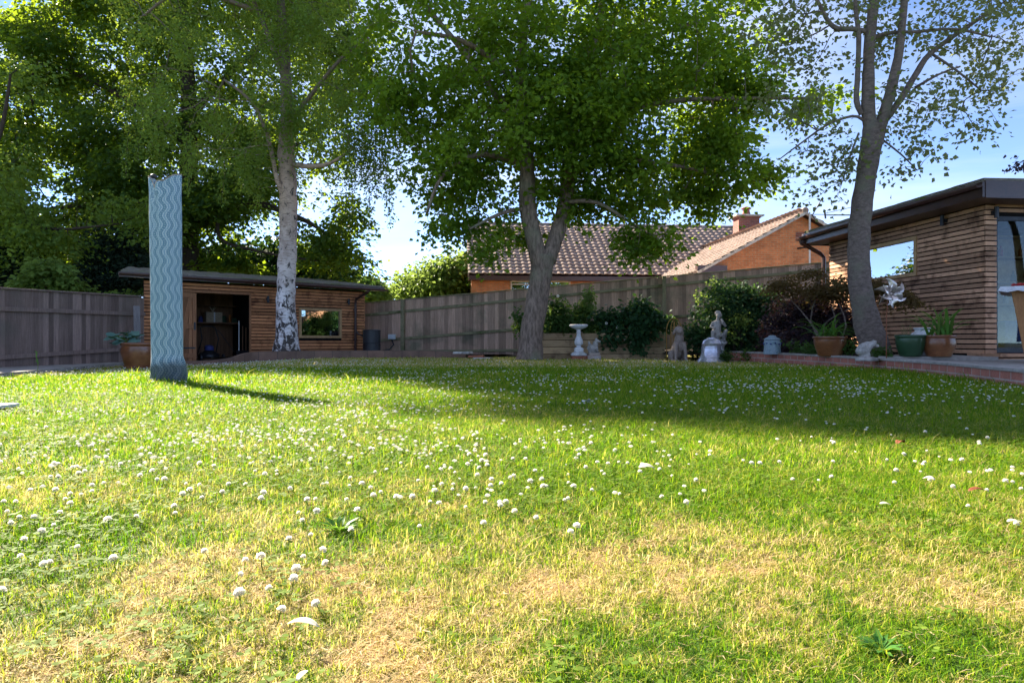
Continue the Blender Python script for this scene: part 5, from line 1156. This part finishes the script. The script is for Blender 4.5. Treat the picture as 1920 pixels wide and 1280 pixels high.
strap_plant('strap_leaf_shoots', 'yellow green upright shoots among the sword leaves', p+Vector((.06,.02,h*.88)), 12, .45, .022, m_light, 15, up=1.5, spread=.05, droop=.4)
# white ceramic with blue butterfly behind the pots
pc = at(1729, 612, 10.45); mb = MB(); mb.lathe([(.10,0),(.13,.03),(.17,.16),(.18,.26),(.15,.34),(.10,.37),(.10,.40),(.12,.41),(.12,.43),(.09,.43)], 28)
o = thing_mesh('ceramic_jar', 'white ceramic jar with a blue butterfly behind the green and brown pots', 'jar', mb, m_white, (pc.x, pc.y, .216), smooth=True)
mb = MB(); 
for sx in (-1, 1):
    mb.add([(0,-.186,.27),(sx*.055,-.182,.325),(sx*.065,-.180,.29),(sx*.035,-.186,.265)], [(0,1,2,3)]); mb.add([(0,-.187,.265),(sx*.04,-.185,.26),(sx*.035,-.184,.225),(sx*.01,-.187,.24)], [(0,1,2,3)])
q = mb.build('butterfly', m_blue, o); q.modifiers.new('s', 'SOLIDIFY').thickness = .004; q.rotation_euler = (0,0,R(10))
# ---------------------------------------------------------------- statues: one voxel-remeshed body each
def statue(name, label, parts, mat, loc, rz=0, voxel=.012, scale=1.0, rough=.006, cat='statue'):
    mb = MB()
    for q in parts:
        if q[0] == 'b': mb.ball(q[1], q[2], 14, Matrix.Rotation(R(q[3]), 3, 'Y') if len(q) > 3 else None)
        elif q[0] == 't': mb.tube(q[1], q[2], 10)
        elif q[0] == 'x': mb.box(*q[1])
        elif q[0] == 'l': mb.lathe(q[1], 24, q[2] if len(q) > 2 else (0,0,0))
    o = mb.build(name, mat, None, smooth=True, loc=loc); o.rotation_euler = (0,0,rz); o.scale = (scale,)*3
    r_ = o.modifiers.new('r', 'REMESH'); r_.mode = 'VOXEL'; r_.voxel_size = voxel; r_.use_smooth_shade = True
    s_ = o.modifiers.new('s', 'SMOOTH'); s_.factor = .5; s_.iterations = 3
    tx = bpy.data.textures.new('n', 'CLOUDS'); tx.noise_scale = .04; d_ = o.modifiers.new('d', 'DISPLACE'); d_.texture = tx; d_.strength = rough
    return tag(o, label, cat)
Yd = 15.3; pd_ = at(1272, 675, Yd); pd_.z = .0
dog = [('b',(0,.10,.22),(.13,.20,.20)), ('b',(0,-.02,.36),(.125,.13,.20)), ('b',(0,-.06,.50),(.105,.10,.13)), ('t',[(0,-.04,.50),(-.01,-.06,.62),(-.02,-.09,.68)],[.10,.085,.08]),
       ('b',(-.03,-.10,.70),(.10,.11,.085)), ('b',(-.03,-.19,.655),(.058,.075,.052)), ('b',(-.03,-.25,.655),(.022,.018,.017)), ('b',(-.125,-.07,.66),(.022,.045,.085),15), ('b',(.065,-.07,.66),(.022,.045,.085),-15),
       ('t',[(-.085,-.10,.42),(-.11,-.15,.22),(-.125,-.17,.03)],[.055,.042,.036]), ('b',(-.125,-.20,.022),(.042,.06,.026)), ('t',[(.085,-.10,.42),(.105,-.15,.22),(.11,-.17,.03)],[.055,.042,.036]), ('b',(.11,-.20,.022),(.042,.06,.026)),
       ('b',(-.13,.10,.13),(.065,.15,.12)), ('b',(.13,.10,.13),(.065,.15,.12)), ('b',(-.14,-.02,.022),(.04,.08,.026)), ('b',(.15,-.02,.022),(.04,.08,.026)),
       ('t',[(.05,.26,.10),(.18,.24,.07),(.24,.16,.12),(.235,.13,.20),(.20,.13,.235)],[.03,.032,.034,.03,.018]), ('b',(0,-.09,.60),(.085,.06,.05)), ('b',(-.07,-.17,.725),(.02,.014,.012)), ('b',(.01,-.17,.725),(.02,.014,.012))]
statue('dog_statue', 'weathered brown stone dog statue sitting beside the bell, tail curled', dog, m_dog, pd_, R(8), .011)
# hoops behind the dog
pq = at(1264, 670, 15.7); mb = MB()
for k in range(3):
    a = .35+k*.55; w__ = .20-.03*k; c, s_ = math.cos(a), math.sin(a); tpz = .98-.04*k
    mb.tube([(-w__*c, -w__*s_, .0), (-w__*c, -w__*s_, .70)]+[(-w__*math.cos(t)*c, -w__*math.cos(t)*s_, .70+(tpz-.70)*math.sin(t)) for t in np.linspace(.2, math.pi-.2, 11)]+[(w__*c, w__*s_, .70), (w__*c, w__*s_, .0)], .009, 6)
m_gold = M('golden cane', (.42,.24,.06), (.32,.17,.05), 6, rough=.5, bump=.05)
thing_mesh('plant_hoops', 'golden cane hoops standing behind the stone dog', 'plant hoops', mb, m_gold, (pq.x, pq.y, 0), smooth=True)
# silver bell
pb = at(1335, 680, 14.3); pb.z = 0.005
bl = thing('garden_bell', 'large polished silver bell standing mouth down on the lawn edge', 'bell', pb)
rb = 27/F*14.3; hb = 48/F*14.3
mb = MB(); mb.lathe([(rb*1.02,0),(rb*1.04,.015),(rb*.98,.045),(rb*.84,.10),(rb*.76,.16),(rb*.72,.24),(rb*.69,.33),(rb*.68,.37),(rb*.70,.378),(rb*.70,.392),(rb*.66,.40),(rb*.58,.455),(rb*.40,.485),(rb*.36,.49),(rb*.34,.515),(rb*.10,.525)], 56)
o = mb.build('bell_body', m_chrome, bl, smooth=True); e = o.modifiers.new('e', 'EDGE_SPLIT'); e.split_angle = R(50)
for z_, r_ in ((.33,.695),(.10,.85),(.30,.70)):
    mb = MB(); mb.tube([(rb*r_*math.cos(a), rb*r_*math.sin(a), z_) for a in np.linspace(0, 6.2832, 41)], .007, 6, cap=False); mb.build('band', m_chrome, bl, smooth=True)
# seated figure on a pedestal behind the bell
pf = at(1346, 676, 15.2)
mb = MB(); mb.lathe([(.17,0),(.17,.06),(.13,.09),(.11,.3),(.13,.36),(.17,.40),(.17,.45)], 24, sq=True); pdl = thing_mesh('stone_pedestal', 'stone pedestal hidden behind the silver bell carrying the pale figure', 'pedestal', mb, m_stone, (pf.x, pf.y, 0), bevel=.006)
z0 = .45
cher = [('l',[(.15,0),(.15,.05),(.12,.06)]), ('b',(-.03,0,.14),(.10,.10,.10)), ('t',[(-.03,0,.14),(-.02,.0,.30),(0,0,.42)],[.095,.085,.07]), ('b',(-.01,0,.38),(.095,.065,.06)), ('t',[(0,0,.42),(.0,-.01,.48)],[.035,.033]), ('b',(.02,-.03,.53),(.058,.066,.066)), ('b',(0,-.085,.535),(.012,.014,.012)), ('b',(0,.01,.575),(.064,.066,.055)),
        ('t',[(-.09,0,.39),(-.14,-.06,.30),(-.07,-.13,.27)],[.032,.027,.02]), ('t',[(.08,0,.39),(.14,-.05,.32),(.09,-.12,.40),(.05,-.09,.46)],[.032,.027,.022,.02]),
        ('t',[(-.07,-.03,.15),(-.11,-.16,.20),(-.11,-.15,.06)],[.05,.042,.03]), ('b',(-.11,-.18,.045),(.028,.05,.022)), ('t',[(.05,-.03,.14),(.10,-.14,.13),(.11,-.10,.04)],[.05,.042,.032]), ('b',(.12,-.15,.035),(.028,.05,.022)), ('b',(.12,.02,.12),(.05,.06,.08)), ('b',(.15,.0,.2),(.04,.05,.06),20)]
statue('seated_cherub_statue', 'pale stone cherub seated above the silver bell against the dark bush', cher, m_stone, (pf.x, pf.y, z0-.02), R(-12), .009, rough=.010, scale=1.12)
# little gargoyle on a block beside the birdbath
py_ = 16.15; pg = at(1113, 672, py_); pg.z = 0
mb = MB(); mb.box(-.155,.155,-.12,.12,0,.115); mb.box(-.12,.14,-.10,.11,.116,.18); blk = thing_mesh('stone_block', 'rough stone block beside the birdbath', 'stone block', mb, m_dog, pg, R(4), bevel=.012)
gar = [('b',(0,.02,.10),(.10,.10,.10)), ('b',(.03,-.04,.20),(.07,.07,.08)), ('b',(.07,-.08,.27),(.05,.06,.045),20), ('b',(.11,-.12,.26),(.03,.035,.025)), ('t',[(-.06,-.05,.12),(-.07,-.11,.02)],[.035,.03]), ('t',[(.05,-.06,.14),(.06,-.11,.02)],[.035,.03]), ('b',(-.08,.04,.19),(.035,.05,.09),-25), ('t',[(-.09,.08,.05),(-.13,.02,.12),(-.10,-.02,.2)],[.03,.025,.015]), ('b',(.06,-.05,.32),(.015,.02,.03)), ('b',(.03,-.05,.31),(.015,.02,.03)), ('x',(-.1,.1,-.11,.11,-.005,.03))]
statue('gargoyle_statue', 'small mottled crouching creature statue on the stone block', gar, m_stone, (pg.x+.0, pg.y, .18), R(10), .008, rough=.01)
# white sculpture by the trunk
ps = at(1625, 672, 9.95); ps.z = .16
fish = [('l',[(.17,-.01),(.17,.03),(.14,.045),(.09,.06)]), ('b',(-.03,0,.09),(.085,.075,.06)), ('b',(-.05,0,.17),(.13,.10,.085),-25), ('b',(.02,0,.22),(.14,.095,.055),-32), ('b',(-.07,-.01,.21),(.09,.09,.06),-40), ('b',(.10,-.01,.285),(.05,.05,.028),-15), ('b',(.14,-.01,.235),(.055,.045,.032),25), ('b',(.05,-.02,.27),(.03,.03,.035)), ('b',(-.02,.0,.265),(.06,.06,.022),-30), ('t',[(.09,0,.27),(.15,.0,.31),(.10,.0,.32)],[.02,.014,.01])]
statue('creature_sculpture', 'small white stone creature with open mouth on the wall edge by the grey trunk', fish, m_stone, ps, R(0), .008, rough=.012, scale=.92)
# birdbath
pb = at(1085, 664, 16.25); pb.z = 0
mb = MB(); mb.box(-.13,.40,-.16,.14,0,.105); thing_mesh('plinth_brick', 'reddish block plinth on the lawn edge under the white birdbath', 'plinth', mb, m_saucer, (pb.x-.05, pb.y, 0), bevel=.008)
bb = thing('birdbath', 'white baluster birdbath in front of the sleeper planter', 'birdbath', (pb.x, pb.y, .108))
s_ = 71/F*16.25/.9
mb = MB(); mb.lathe([(.155,0),(.165,.01),(.165,.045),(.12,.075),(.10,.09)], 4); mb.m = Matrix.Rotation(R(0), 4, 'Z'); mb = MB(); mb.lathe([(.175,0),(.18,.008),(.18,.04),(.135,.075),(.105,.085)], 32, sq=True); mb.build('plinth', m_white, bb, bevel=.003)
mb = MB(); mb.lathe([(.10,.086),(.105,.09),(.105,.17),(.085,.185),(.07,.20)], 32, sq=True); mb.build('pedestal_block', m_white, bb, bevel=.003)
mb = MB(); mb.lathe([(.055,.20),(.058,.225),(.045,.235),(.075,.25),(.098,.275),(.105,.31),(.098,.35),(.075,.41),(.055,.46),(.047,.51),(.046,.53),(.058,.535),(.058,.555),(.045,.56),(.05,.60),(.062,.62)], 32); mb.build('baluster', m_white, bb, smooth=True)
mb = MB(); n_ = 48; prof = [(.06,.62),(.10,.635),(.16,.655),(.205,.69),(.21,.735),(.195,.74),(.185,.71),(.10,.685),(.01,.68)]
mb.lathe(prof, n_); o = mb.build('bowl', m_white, bb, smooth=True)
mb = MB()
for k in range(36): a = k*math.pi/18; mb.ball((.207*math.cos(a), .207*math.sin(a), .715), (.014,.014,.024), 6)
mb.build('bowl_beading', m_white, bb, smooth=True)
p_ = gd(1075, 675.5, .0); mb = MB(); mb.box(-.09,.07,-.05,.04,0,.02); thing_mesh('tile_fragment', 'small pale tile fragment in front of the birdbath plinth', 'tile', mb, m_planter, p_, R(12), bevel=.003)
# pale blue grey urn with lid
pu = at(1448, 662, 13.2); pu.z = .19; m_urn = M('pale blue glaze', (.30,.37,.42), (.22,.28,.33), 7, rough=.5, bump=.1, c3=(.16,.25,.27), sp_scale=9)
ru = 15.5/F*13.2; ur = thing('lidded_urn', 'pale blue grey lidded jar behind the brick wall under the dark shrub', 'urn', pu)
mb = MB(); mb.lathe([(ru*1.0,0),(ru*1.02,.01),(ru*1.0,.06),(ru*.95,.12),(ru*.97,.21),(ru*.93,.26),(ru*.88,.275)], 30); mb.build('body', m_urn, ur, smooth=True)
mb = MB(); mb.lathe([(ru*.95,.277),(ru*.97,.29),(ru*.85,.31),(ru*.5,.335),(ru*.42,.345),(ru*.44,.36),(ru*.2,.37)], 30); mb.build('lid', m_urn, ur, smooth=True)
mb = MB()
for k in range(12): a = k*math.pi/6; mb.ball((ru*.97*math.cos(a), ru*.97*math.sin(a), .2+.015*(k % 2)), (.02,.02,.016), 6)
mb.build('relief_band', m_blue, ur)
# wind spinner
pw = at(1664, 672, 9.85); wsn = thing('wind_spinner', 'tall garden wind spinner with pale curled metal petals beside the grey trunk', 'wind spinner', (pw.x, pw.y, .16))
zc = H+(HY-551)/F*9.85-.16; xc = (1668-1664)/F*9.85
mb = MB(); mb.tube([(0,.03,-.1),(0,.03,zc*.6),(xc*.8,.03,zc)], .006, 8); mb.build('pole', m_saucer, wsn, smooth=True)
mb = MB(); mb.ball((xc,-.03,zc), (.02,.035,.02), 12); mb.build('hub', m_copper, wsn, smooth=True)
for ring, (n_, r_, off, tw) in enumerate(((6, .215, -.02, .5), (6, .15, -.05, -.6))):
    for k in range(n_):
        a = k*2*math.pi/n_+ring*.5+.3; mb = MB(); mb.cur = (k*.37+ring*.2) % 1; vs = []; fs = []; m_ = 9
        for i in range(m_+1):
            t = i/m_; rr = .02+t*r_; w__ = .052*math.sin(math.pi*min(1,.08+t*.9))**.8; an = a+tw*t*t; tl = 1.1*t*(1 if ring == 0 else -1)
            c = Vector((math.cos(an)*rr, off-.05*math.sin(t*math.pi), math.sin(an)*rr)); s_ = Vector((-math.sin(an)*math.cos(tl), math.sin(tl), math.cos(an)*math.cos(tl)))
            vs += [c-s_*w__, c+Vector((0,.012,0)), c+s_*w__]
        for i in range(m_): q = 3*i; fs += [(q, q+1, q+4, q+3), (q+1, q+2, q+5, q+4)]
        mb.add([Vector(v)+Vector((xc,0,zc)) for v in vs], fs); o = mb.build('petal', m_copper, wsn, smooth=True); o.modifiers.new('s', 'SOLIDIFY').thickness = .002
# ---------------------------------------------------------------- sleeper planter
pl0 = at(1006, 676, 16.6); pl1 = at(1247, 672, 16.9); ang = math.atan2(pl1.y-pl0.y, pl1.x-pl0.x); pln = (pl1-pl0).length; pl = thing('sleeper_planter', 'long raised planter of new pale sleepers in front of the boundary fence', 'raised planter', (pl0.x, pl0.y, 0), ang)
ph = .17; split = pln*.47
for r_ in range(4):
    z_ = r_*ph-.03
    for a, b in ((0, split+(.12 if r_ % 2 else 0)), (split+(.12 if r_ % 2 else 0)+.004, pln-.001)):
        mb = MB(); mb.cur = rnd.random(); mb.box(a, b, (-.004 if r_ % 2 else 0), .1, z_+.004, z_+ph-.005); mb.build('sleeper', m_planter, pl, bevel=.008)
    mb = MB(); mb.cur = rnd.random(); mb.box(pln-.1, pln, .104, .95, z_+.004, z_+ph-.005); mb.build('sleeper', m_planter, pl, bevel=.008)
    mb = MB(); mb.cur = rnd.random(); mb.box(0, .1, .104, .95, z_+.004, z_+ph-.005); mb.build('sleeper', m_planter, pl, bevel=.008)
mb = MB(); mb.box(.1, pln-.1, .1, .95, .0, .60); mb.build('soil', m_soil, pl)
lfb = dict(per=44, spread=.16, size=.085, flat=.9, up=.7, droop=.3)
bush('planter_shrub', 'dark leafy shrub with yellowing tops in the planter beside the maple trunk', [(1045,600,17.1,30,28,.28), (1070,610,17.0,32,22,.28), (1040,572,17.2,22,14,.2), (1095,608,17.1,18,14,.2)], m_bush2, 95, 31, lfb, base=(at(1055,600,17.2).x, 17.2, .6))
bush('buddleia_shrub', 'tall pale green spire shaped shrub at the back of the planter behind the birdbath', [(1104,558,17.3,7,20,.1), (1096,572,17.3,14,14,.15), (1085,580,17.3,12,10,.15), (1106,580,17.3,10,16,.15)], m_light, 40, 32, dict(per=34, spread=.12, size=.07, flat=1, up=.6), base=(at(1100,600,17.3).x, 17.3, .6))
bush('planter_shrub', 'broad leaved dark green shrub overhanging the right half of the planter', [(1150,600,17.0,34,22,.28), (1200,595,17.0,46,28,.32), (1195,622,16.75,36,22,.12), (1145,628,16.75,14,14,.1), (1235,600,17.0,22,16,.24), (1195,572,17.1,14,10,.15), (1200,640,16.7,10,10,.06)], m_bush, 130, 33, dict(per=30, spread=.17, size=.12, flat=.9, up=.7, droop=.4), base=(at(1190,600,17.2).x, 17.2, .6))
bush('planter_shrub', 'low yellow green ferny plant in the planter right of the birdbath', [(1107,618,16.95,14,10,.12), (1115,610,16.95,10,8,.1)], m_light, 16, 34, dict(per=34, spread=.1, size=.06, flat=.9, up=.8), base=(at(1108,618,17).x, 17, .6))
bush('rose_plant', 'thin climbing stem left of the maple trunk against the fence', [(973,592,17.2,5,16,.1), (976,612,17.1,6,12,.1)], m_bush2, 14, 35, dict(per=24, spread=.12, size=.08, flat=1, up=.6), base=(at(975,600,17.2).x, 17.2, .0), stems=3)
mb = MB()
for px, py in ((1137,606),(1157,614),(1172,638),(1183,643),(1046,555)):
    q = at(px, py, 16.72); 
    mb2 = MB()
    for k in range(5): a = k*1.257; mb2.ball((.022*math.cos(a), -.005, .022*math.sin(a)), (.016,.008,.016), 6)
    o = thing_mesh('shrub_blossom', {1137:'white blossom on the dark shrub nearest the birdbath',1157:'white blossom in the middle of the dark planter shrub',1172:'left of two low white blossoms hanging over the planter front',1183:'lowest white blossom hanging over the planter front',1046:'pink blossom at the top of the shrub beside the maple'}[px], 'blossom', mb2, m_petal, q)
# ---------------------------------------------------------------- border shrubs right of the dog
lfd = dict(per=46, spread=.20, size=.085, flat=.8, up=.7, droop=.4)
bush('camellia_bush', 'large dense dark green bush behind the bell and the pale cherub', [(1345,600,15.9,46,44,.45), (1330,640,15.8,34,26,.35), (1385,620,15.8,50,40,.45), (1400,560,16.2,62,26,.45), (1360,545,16.4,38,18,.35), (1430,595,16,36,45,.4), (1380,655,15.5,30,14,.25), (1300,625,16,12,18,.2), (1415,650,15.4,26,16,.25)], m_bush, 330, 41, lfd, base=(at(1380,640,16).x, 16, .1), gap=.25)
bush('variegated_shrub', 'small shrub with pale yellow tips in front of the dark bush', [(1385,600,15.3,16,16,.12), (1370,625,15.2,14,12,.12), (1400,600,15.3,12,8,.1)], m_light, 20, 42, dict(per=20, spread=.14, size=.06, flat=1, up=.6), base=(at(1385,640,15.3).x, 15.3, .1))
bush('yellow_climber', 'thin yellow green climber at the top of the dark bush on the fence', [(1338,527,16.8,6,6,.1), (1335,550,16.7,6,8,.1), (1310,556,16.6,5,5,.1)], m_light, 12, 43, dict(per=14, spread=.12, size=.07, flat=1, up=.6), base=(at(1340,600,16.8).x, 16.8, .3), stems=3)
bush('purple_maple_shrub', 'dark purple leaved shrub filling the corner before the garden room', [(1490,590,14.6,55,45,.5), (1540,580,14.3,50,55,.5), (1480,640,14,50,22,.35), (1580,600,13.8,30,50,.4), (1530,635,13.6,50,24,.35), (1450,620,14.6,22,34,.3)], m_purple, 330, 44, dict(per=44, spread=.20, size=.07, flat=.6, up=.8, droop=.6), base=(at(1520,640,14.2).x, 14.2, .2), gap=.25)
bush('rusty_maple_shrub', 'arching rust and olive leaved shrub crossing behind the grey trunk', [(1500,535,13.6,60,16,.4), (1560,540,12.8,45,18,.35), (1600,530,12.2,45,14,.3), (1650,535,11.8,40,13,.25), (1690,555,11.4,28,10,.2), (1715,560,11.3,14,7,.15), (1540,512,13,40,10,.3), (1460,545,14,30,12,.3)], m_rust, 200, 45, dict(per=34, spread=.17, size=.06, flat=.4, up=1.0, droop=.6), base=(at(1560,640,12.9).x, 12.9, .2), stem_r=.022, m_b=m_bark2, gap=.34)
for i, (px, py, Y_, w_, lb) in enumerate(((1490,652,12.9,22,'low green plant spilling over the brick wall right of the pale urn'), (1408,668,14.1,9,'small green tuft at the left end of the brick wall'), (1528,655,12.2,16,'low green plant between the urn and the brown pot'), (1586,650,11.4,12,'small dark green plant behind the right side of the brown pot'), (1655,663,10.3,18,'low green ground cover at the foot of the grey trunk'), (1362,672,14.1,9,'small green weed tuft at the left end of the brick wall by the bell'))):
    bush('border_plant', lb, [(px,py,Y_,w_,10,.15), (px-6,py-5,Y_,w_*.6,9,.12)], m_bush2, 22, 50+i, dict(per=22, spread=.09, size=.05, flat=.9, up=.8), base=(at(px,660,Y_).x, Y_, .15), cat='plant', stems=3, stem_r=.005)
# ---------------------------------------------------------------- water butt, socket box and cable, tapered table
pwb = at(697, 660, 20.2); pwb.z = .08; wb_ = thing('water_butt', 'black plastic water butt at the right end of the shed', 'water butt', pwb); rw = 16.5/F*20.2; hw = 46/F*20.2
mb = MB(); mb.lathe([(rw*.95,0),(rw,.02),(rw,hw*.42),(rw*.96,hw*.43),(rw*.96,hw*.45),(rw,hw*.46),(rw*1.0,hw*.93)], 28); mb.build('barrel', m_plastic, wb_, smooth=False)
mb = MB(); mb.lathe([(rw*1.03,hw*.93),(rw*1.04,hw*.97),(rw*.9,hw*.99),(.03,hw)], 28); mb.build('lid', m_plastic, wb_)
mb = MB(); mb.tube([(-rw*.9,0,hw*.7),(-rw-.15,-.1,hw*.85),(-rw-.2,.05,hw*.95)], .02, 8); mb.build('inlet_hose', m_plastic, wb_, smooth=True)
ps_ = at(735, 632, 21.45); mb = MB(); mb.box(-.11,.11,-.06,.06,-.07,.09); so2 = thing_mesh('socket_box', 'white weatherproof socket box on the boundary fence right of the water butt', 'socket box', mb, m_wplastic, ps_, math.atan2(fR1.y-fR0.y, fR1.x-fR0.x), bevel=.01)
mb = MB(); mb.box(-.085,.085,-.075,-.061,-.05,.04); mb.build('cover', m_wplastic, so2, bevel=.006)
c_ = [at(735,637,21.3), at(738,646,21.2), at(730,655,21.0), at(716,658,20.6)]; mb = MB(); mb.tube([q-c_[0] for q in c_], .022, 8); thing_mesh('cable', 'thick black cable hanging from the socket box', 'cable', mb, m_plastic, c_[0], smooth=True)
# tapered wooden stand with lace cloth on the patio
ptb = Vector((7.12, 8.66, 0)); tz = R(-39.4); tbw = thing('tapered_table', 'tapered warm wooden pedestal table at the right edge of the patio', 'table', (ptb.x, ptb.y, .165), tz)
zt = H+(HY-541)/F*8.6-.165; xl0 = -.62; xl1 = -.47
mb = MB(); mb.add([(xl1,-.3,0),(-xl1,-.3,0),(-xl1,.3,0),(xl1,.3,0),(xl0,-.4,zt),(-xl0,-.4,zt),(-xl0,.4,zt),(xl0,.4,zt)], [(0,3,2,1),(4,5,6,7),(0,1,5,4),(1,2,6,5),(2,3,7,6),(3,0,4,7)]); mb.build('pedestal', M('varnished wood', (.44,.22,.10), (.34,.16,.07), 5, (4,4,.6), .45, .1), tbw, bevel=.01)
mb = MB(); mb.box(xl0-.05,-xl0+.05,-.45,.45,zt+.002,zt+.03); mb.build('table_top', m_frame, tbw, bevel=.004)
m_lace = M('white lace', (.72,.72,.76), (.55,.55,.6), 30, rough=.8, bump=.5); mb = MB(); hw2 = -xl0+.1; per_ = []
for k in range(120):
    t = k/120*4; s_ = int(t); q = (t-s_)*2-1; per_.append([(q*hw2,-.5),(hw2,q*.5),(-q*hw2,.5),(-hw2,-q*.5)][s_])
vs = [(x_,y_,zt+.034) for x_, y_ in per_]+[(x_*1.03+.008*math.sin(i*1.9), y_*1.04+.008*math.cos(i*2.3), zt-.02-.02*abs(math.sin(i*.8))) for i, (x_, y_) in enumerate(per_)]
mb.add(vs, [(k, (k+1) % 120, 120+(k+1) % 120, 120+k) for k in range(120)]+[tuple(range(120))])
o = thing_mesh('table_cloth', 'white lace edged cloth over the tapered table', 'tablecloth', mb, m_lace, (ptb.x, ptb.y, .165), tz); o.modifiers.new('s', 'SOLIDIFY').thickness = .003
mb = MB()
for k in range(70): mb.cur = rnd.random(); mb.ball((rnd.uniform(-hw2+.1, hw2-.1), rnd.uniform(-.38,.38), zt+.06+rnd.random()*.02), (.03,.03,.022), 8)
thing_mesh('strawberry_tray', 'layer of bright red berries spread on the lace cloth', 'berries', mb, m_red, (ptb.x, ptb.y, .165), tz, smooth=True, kind='stuff')
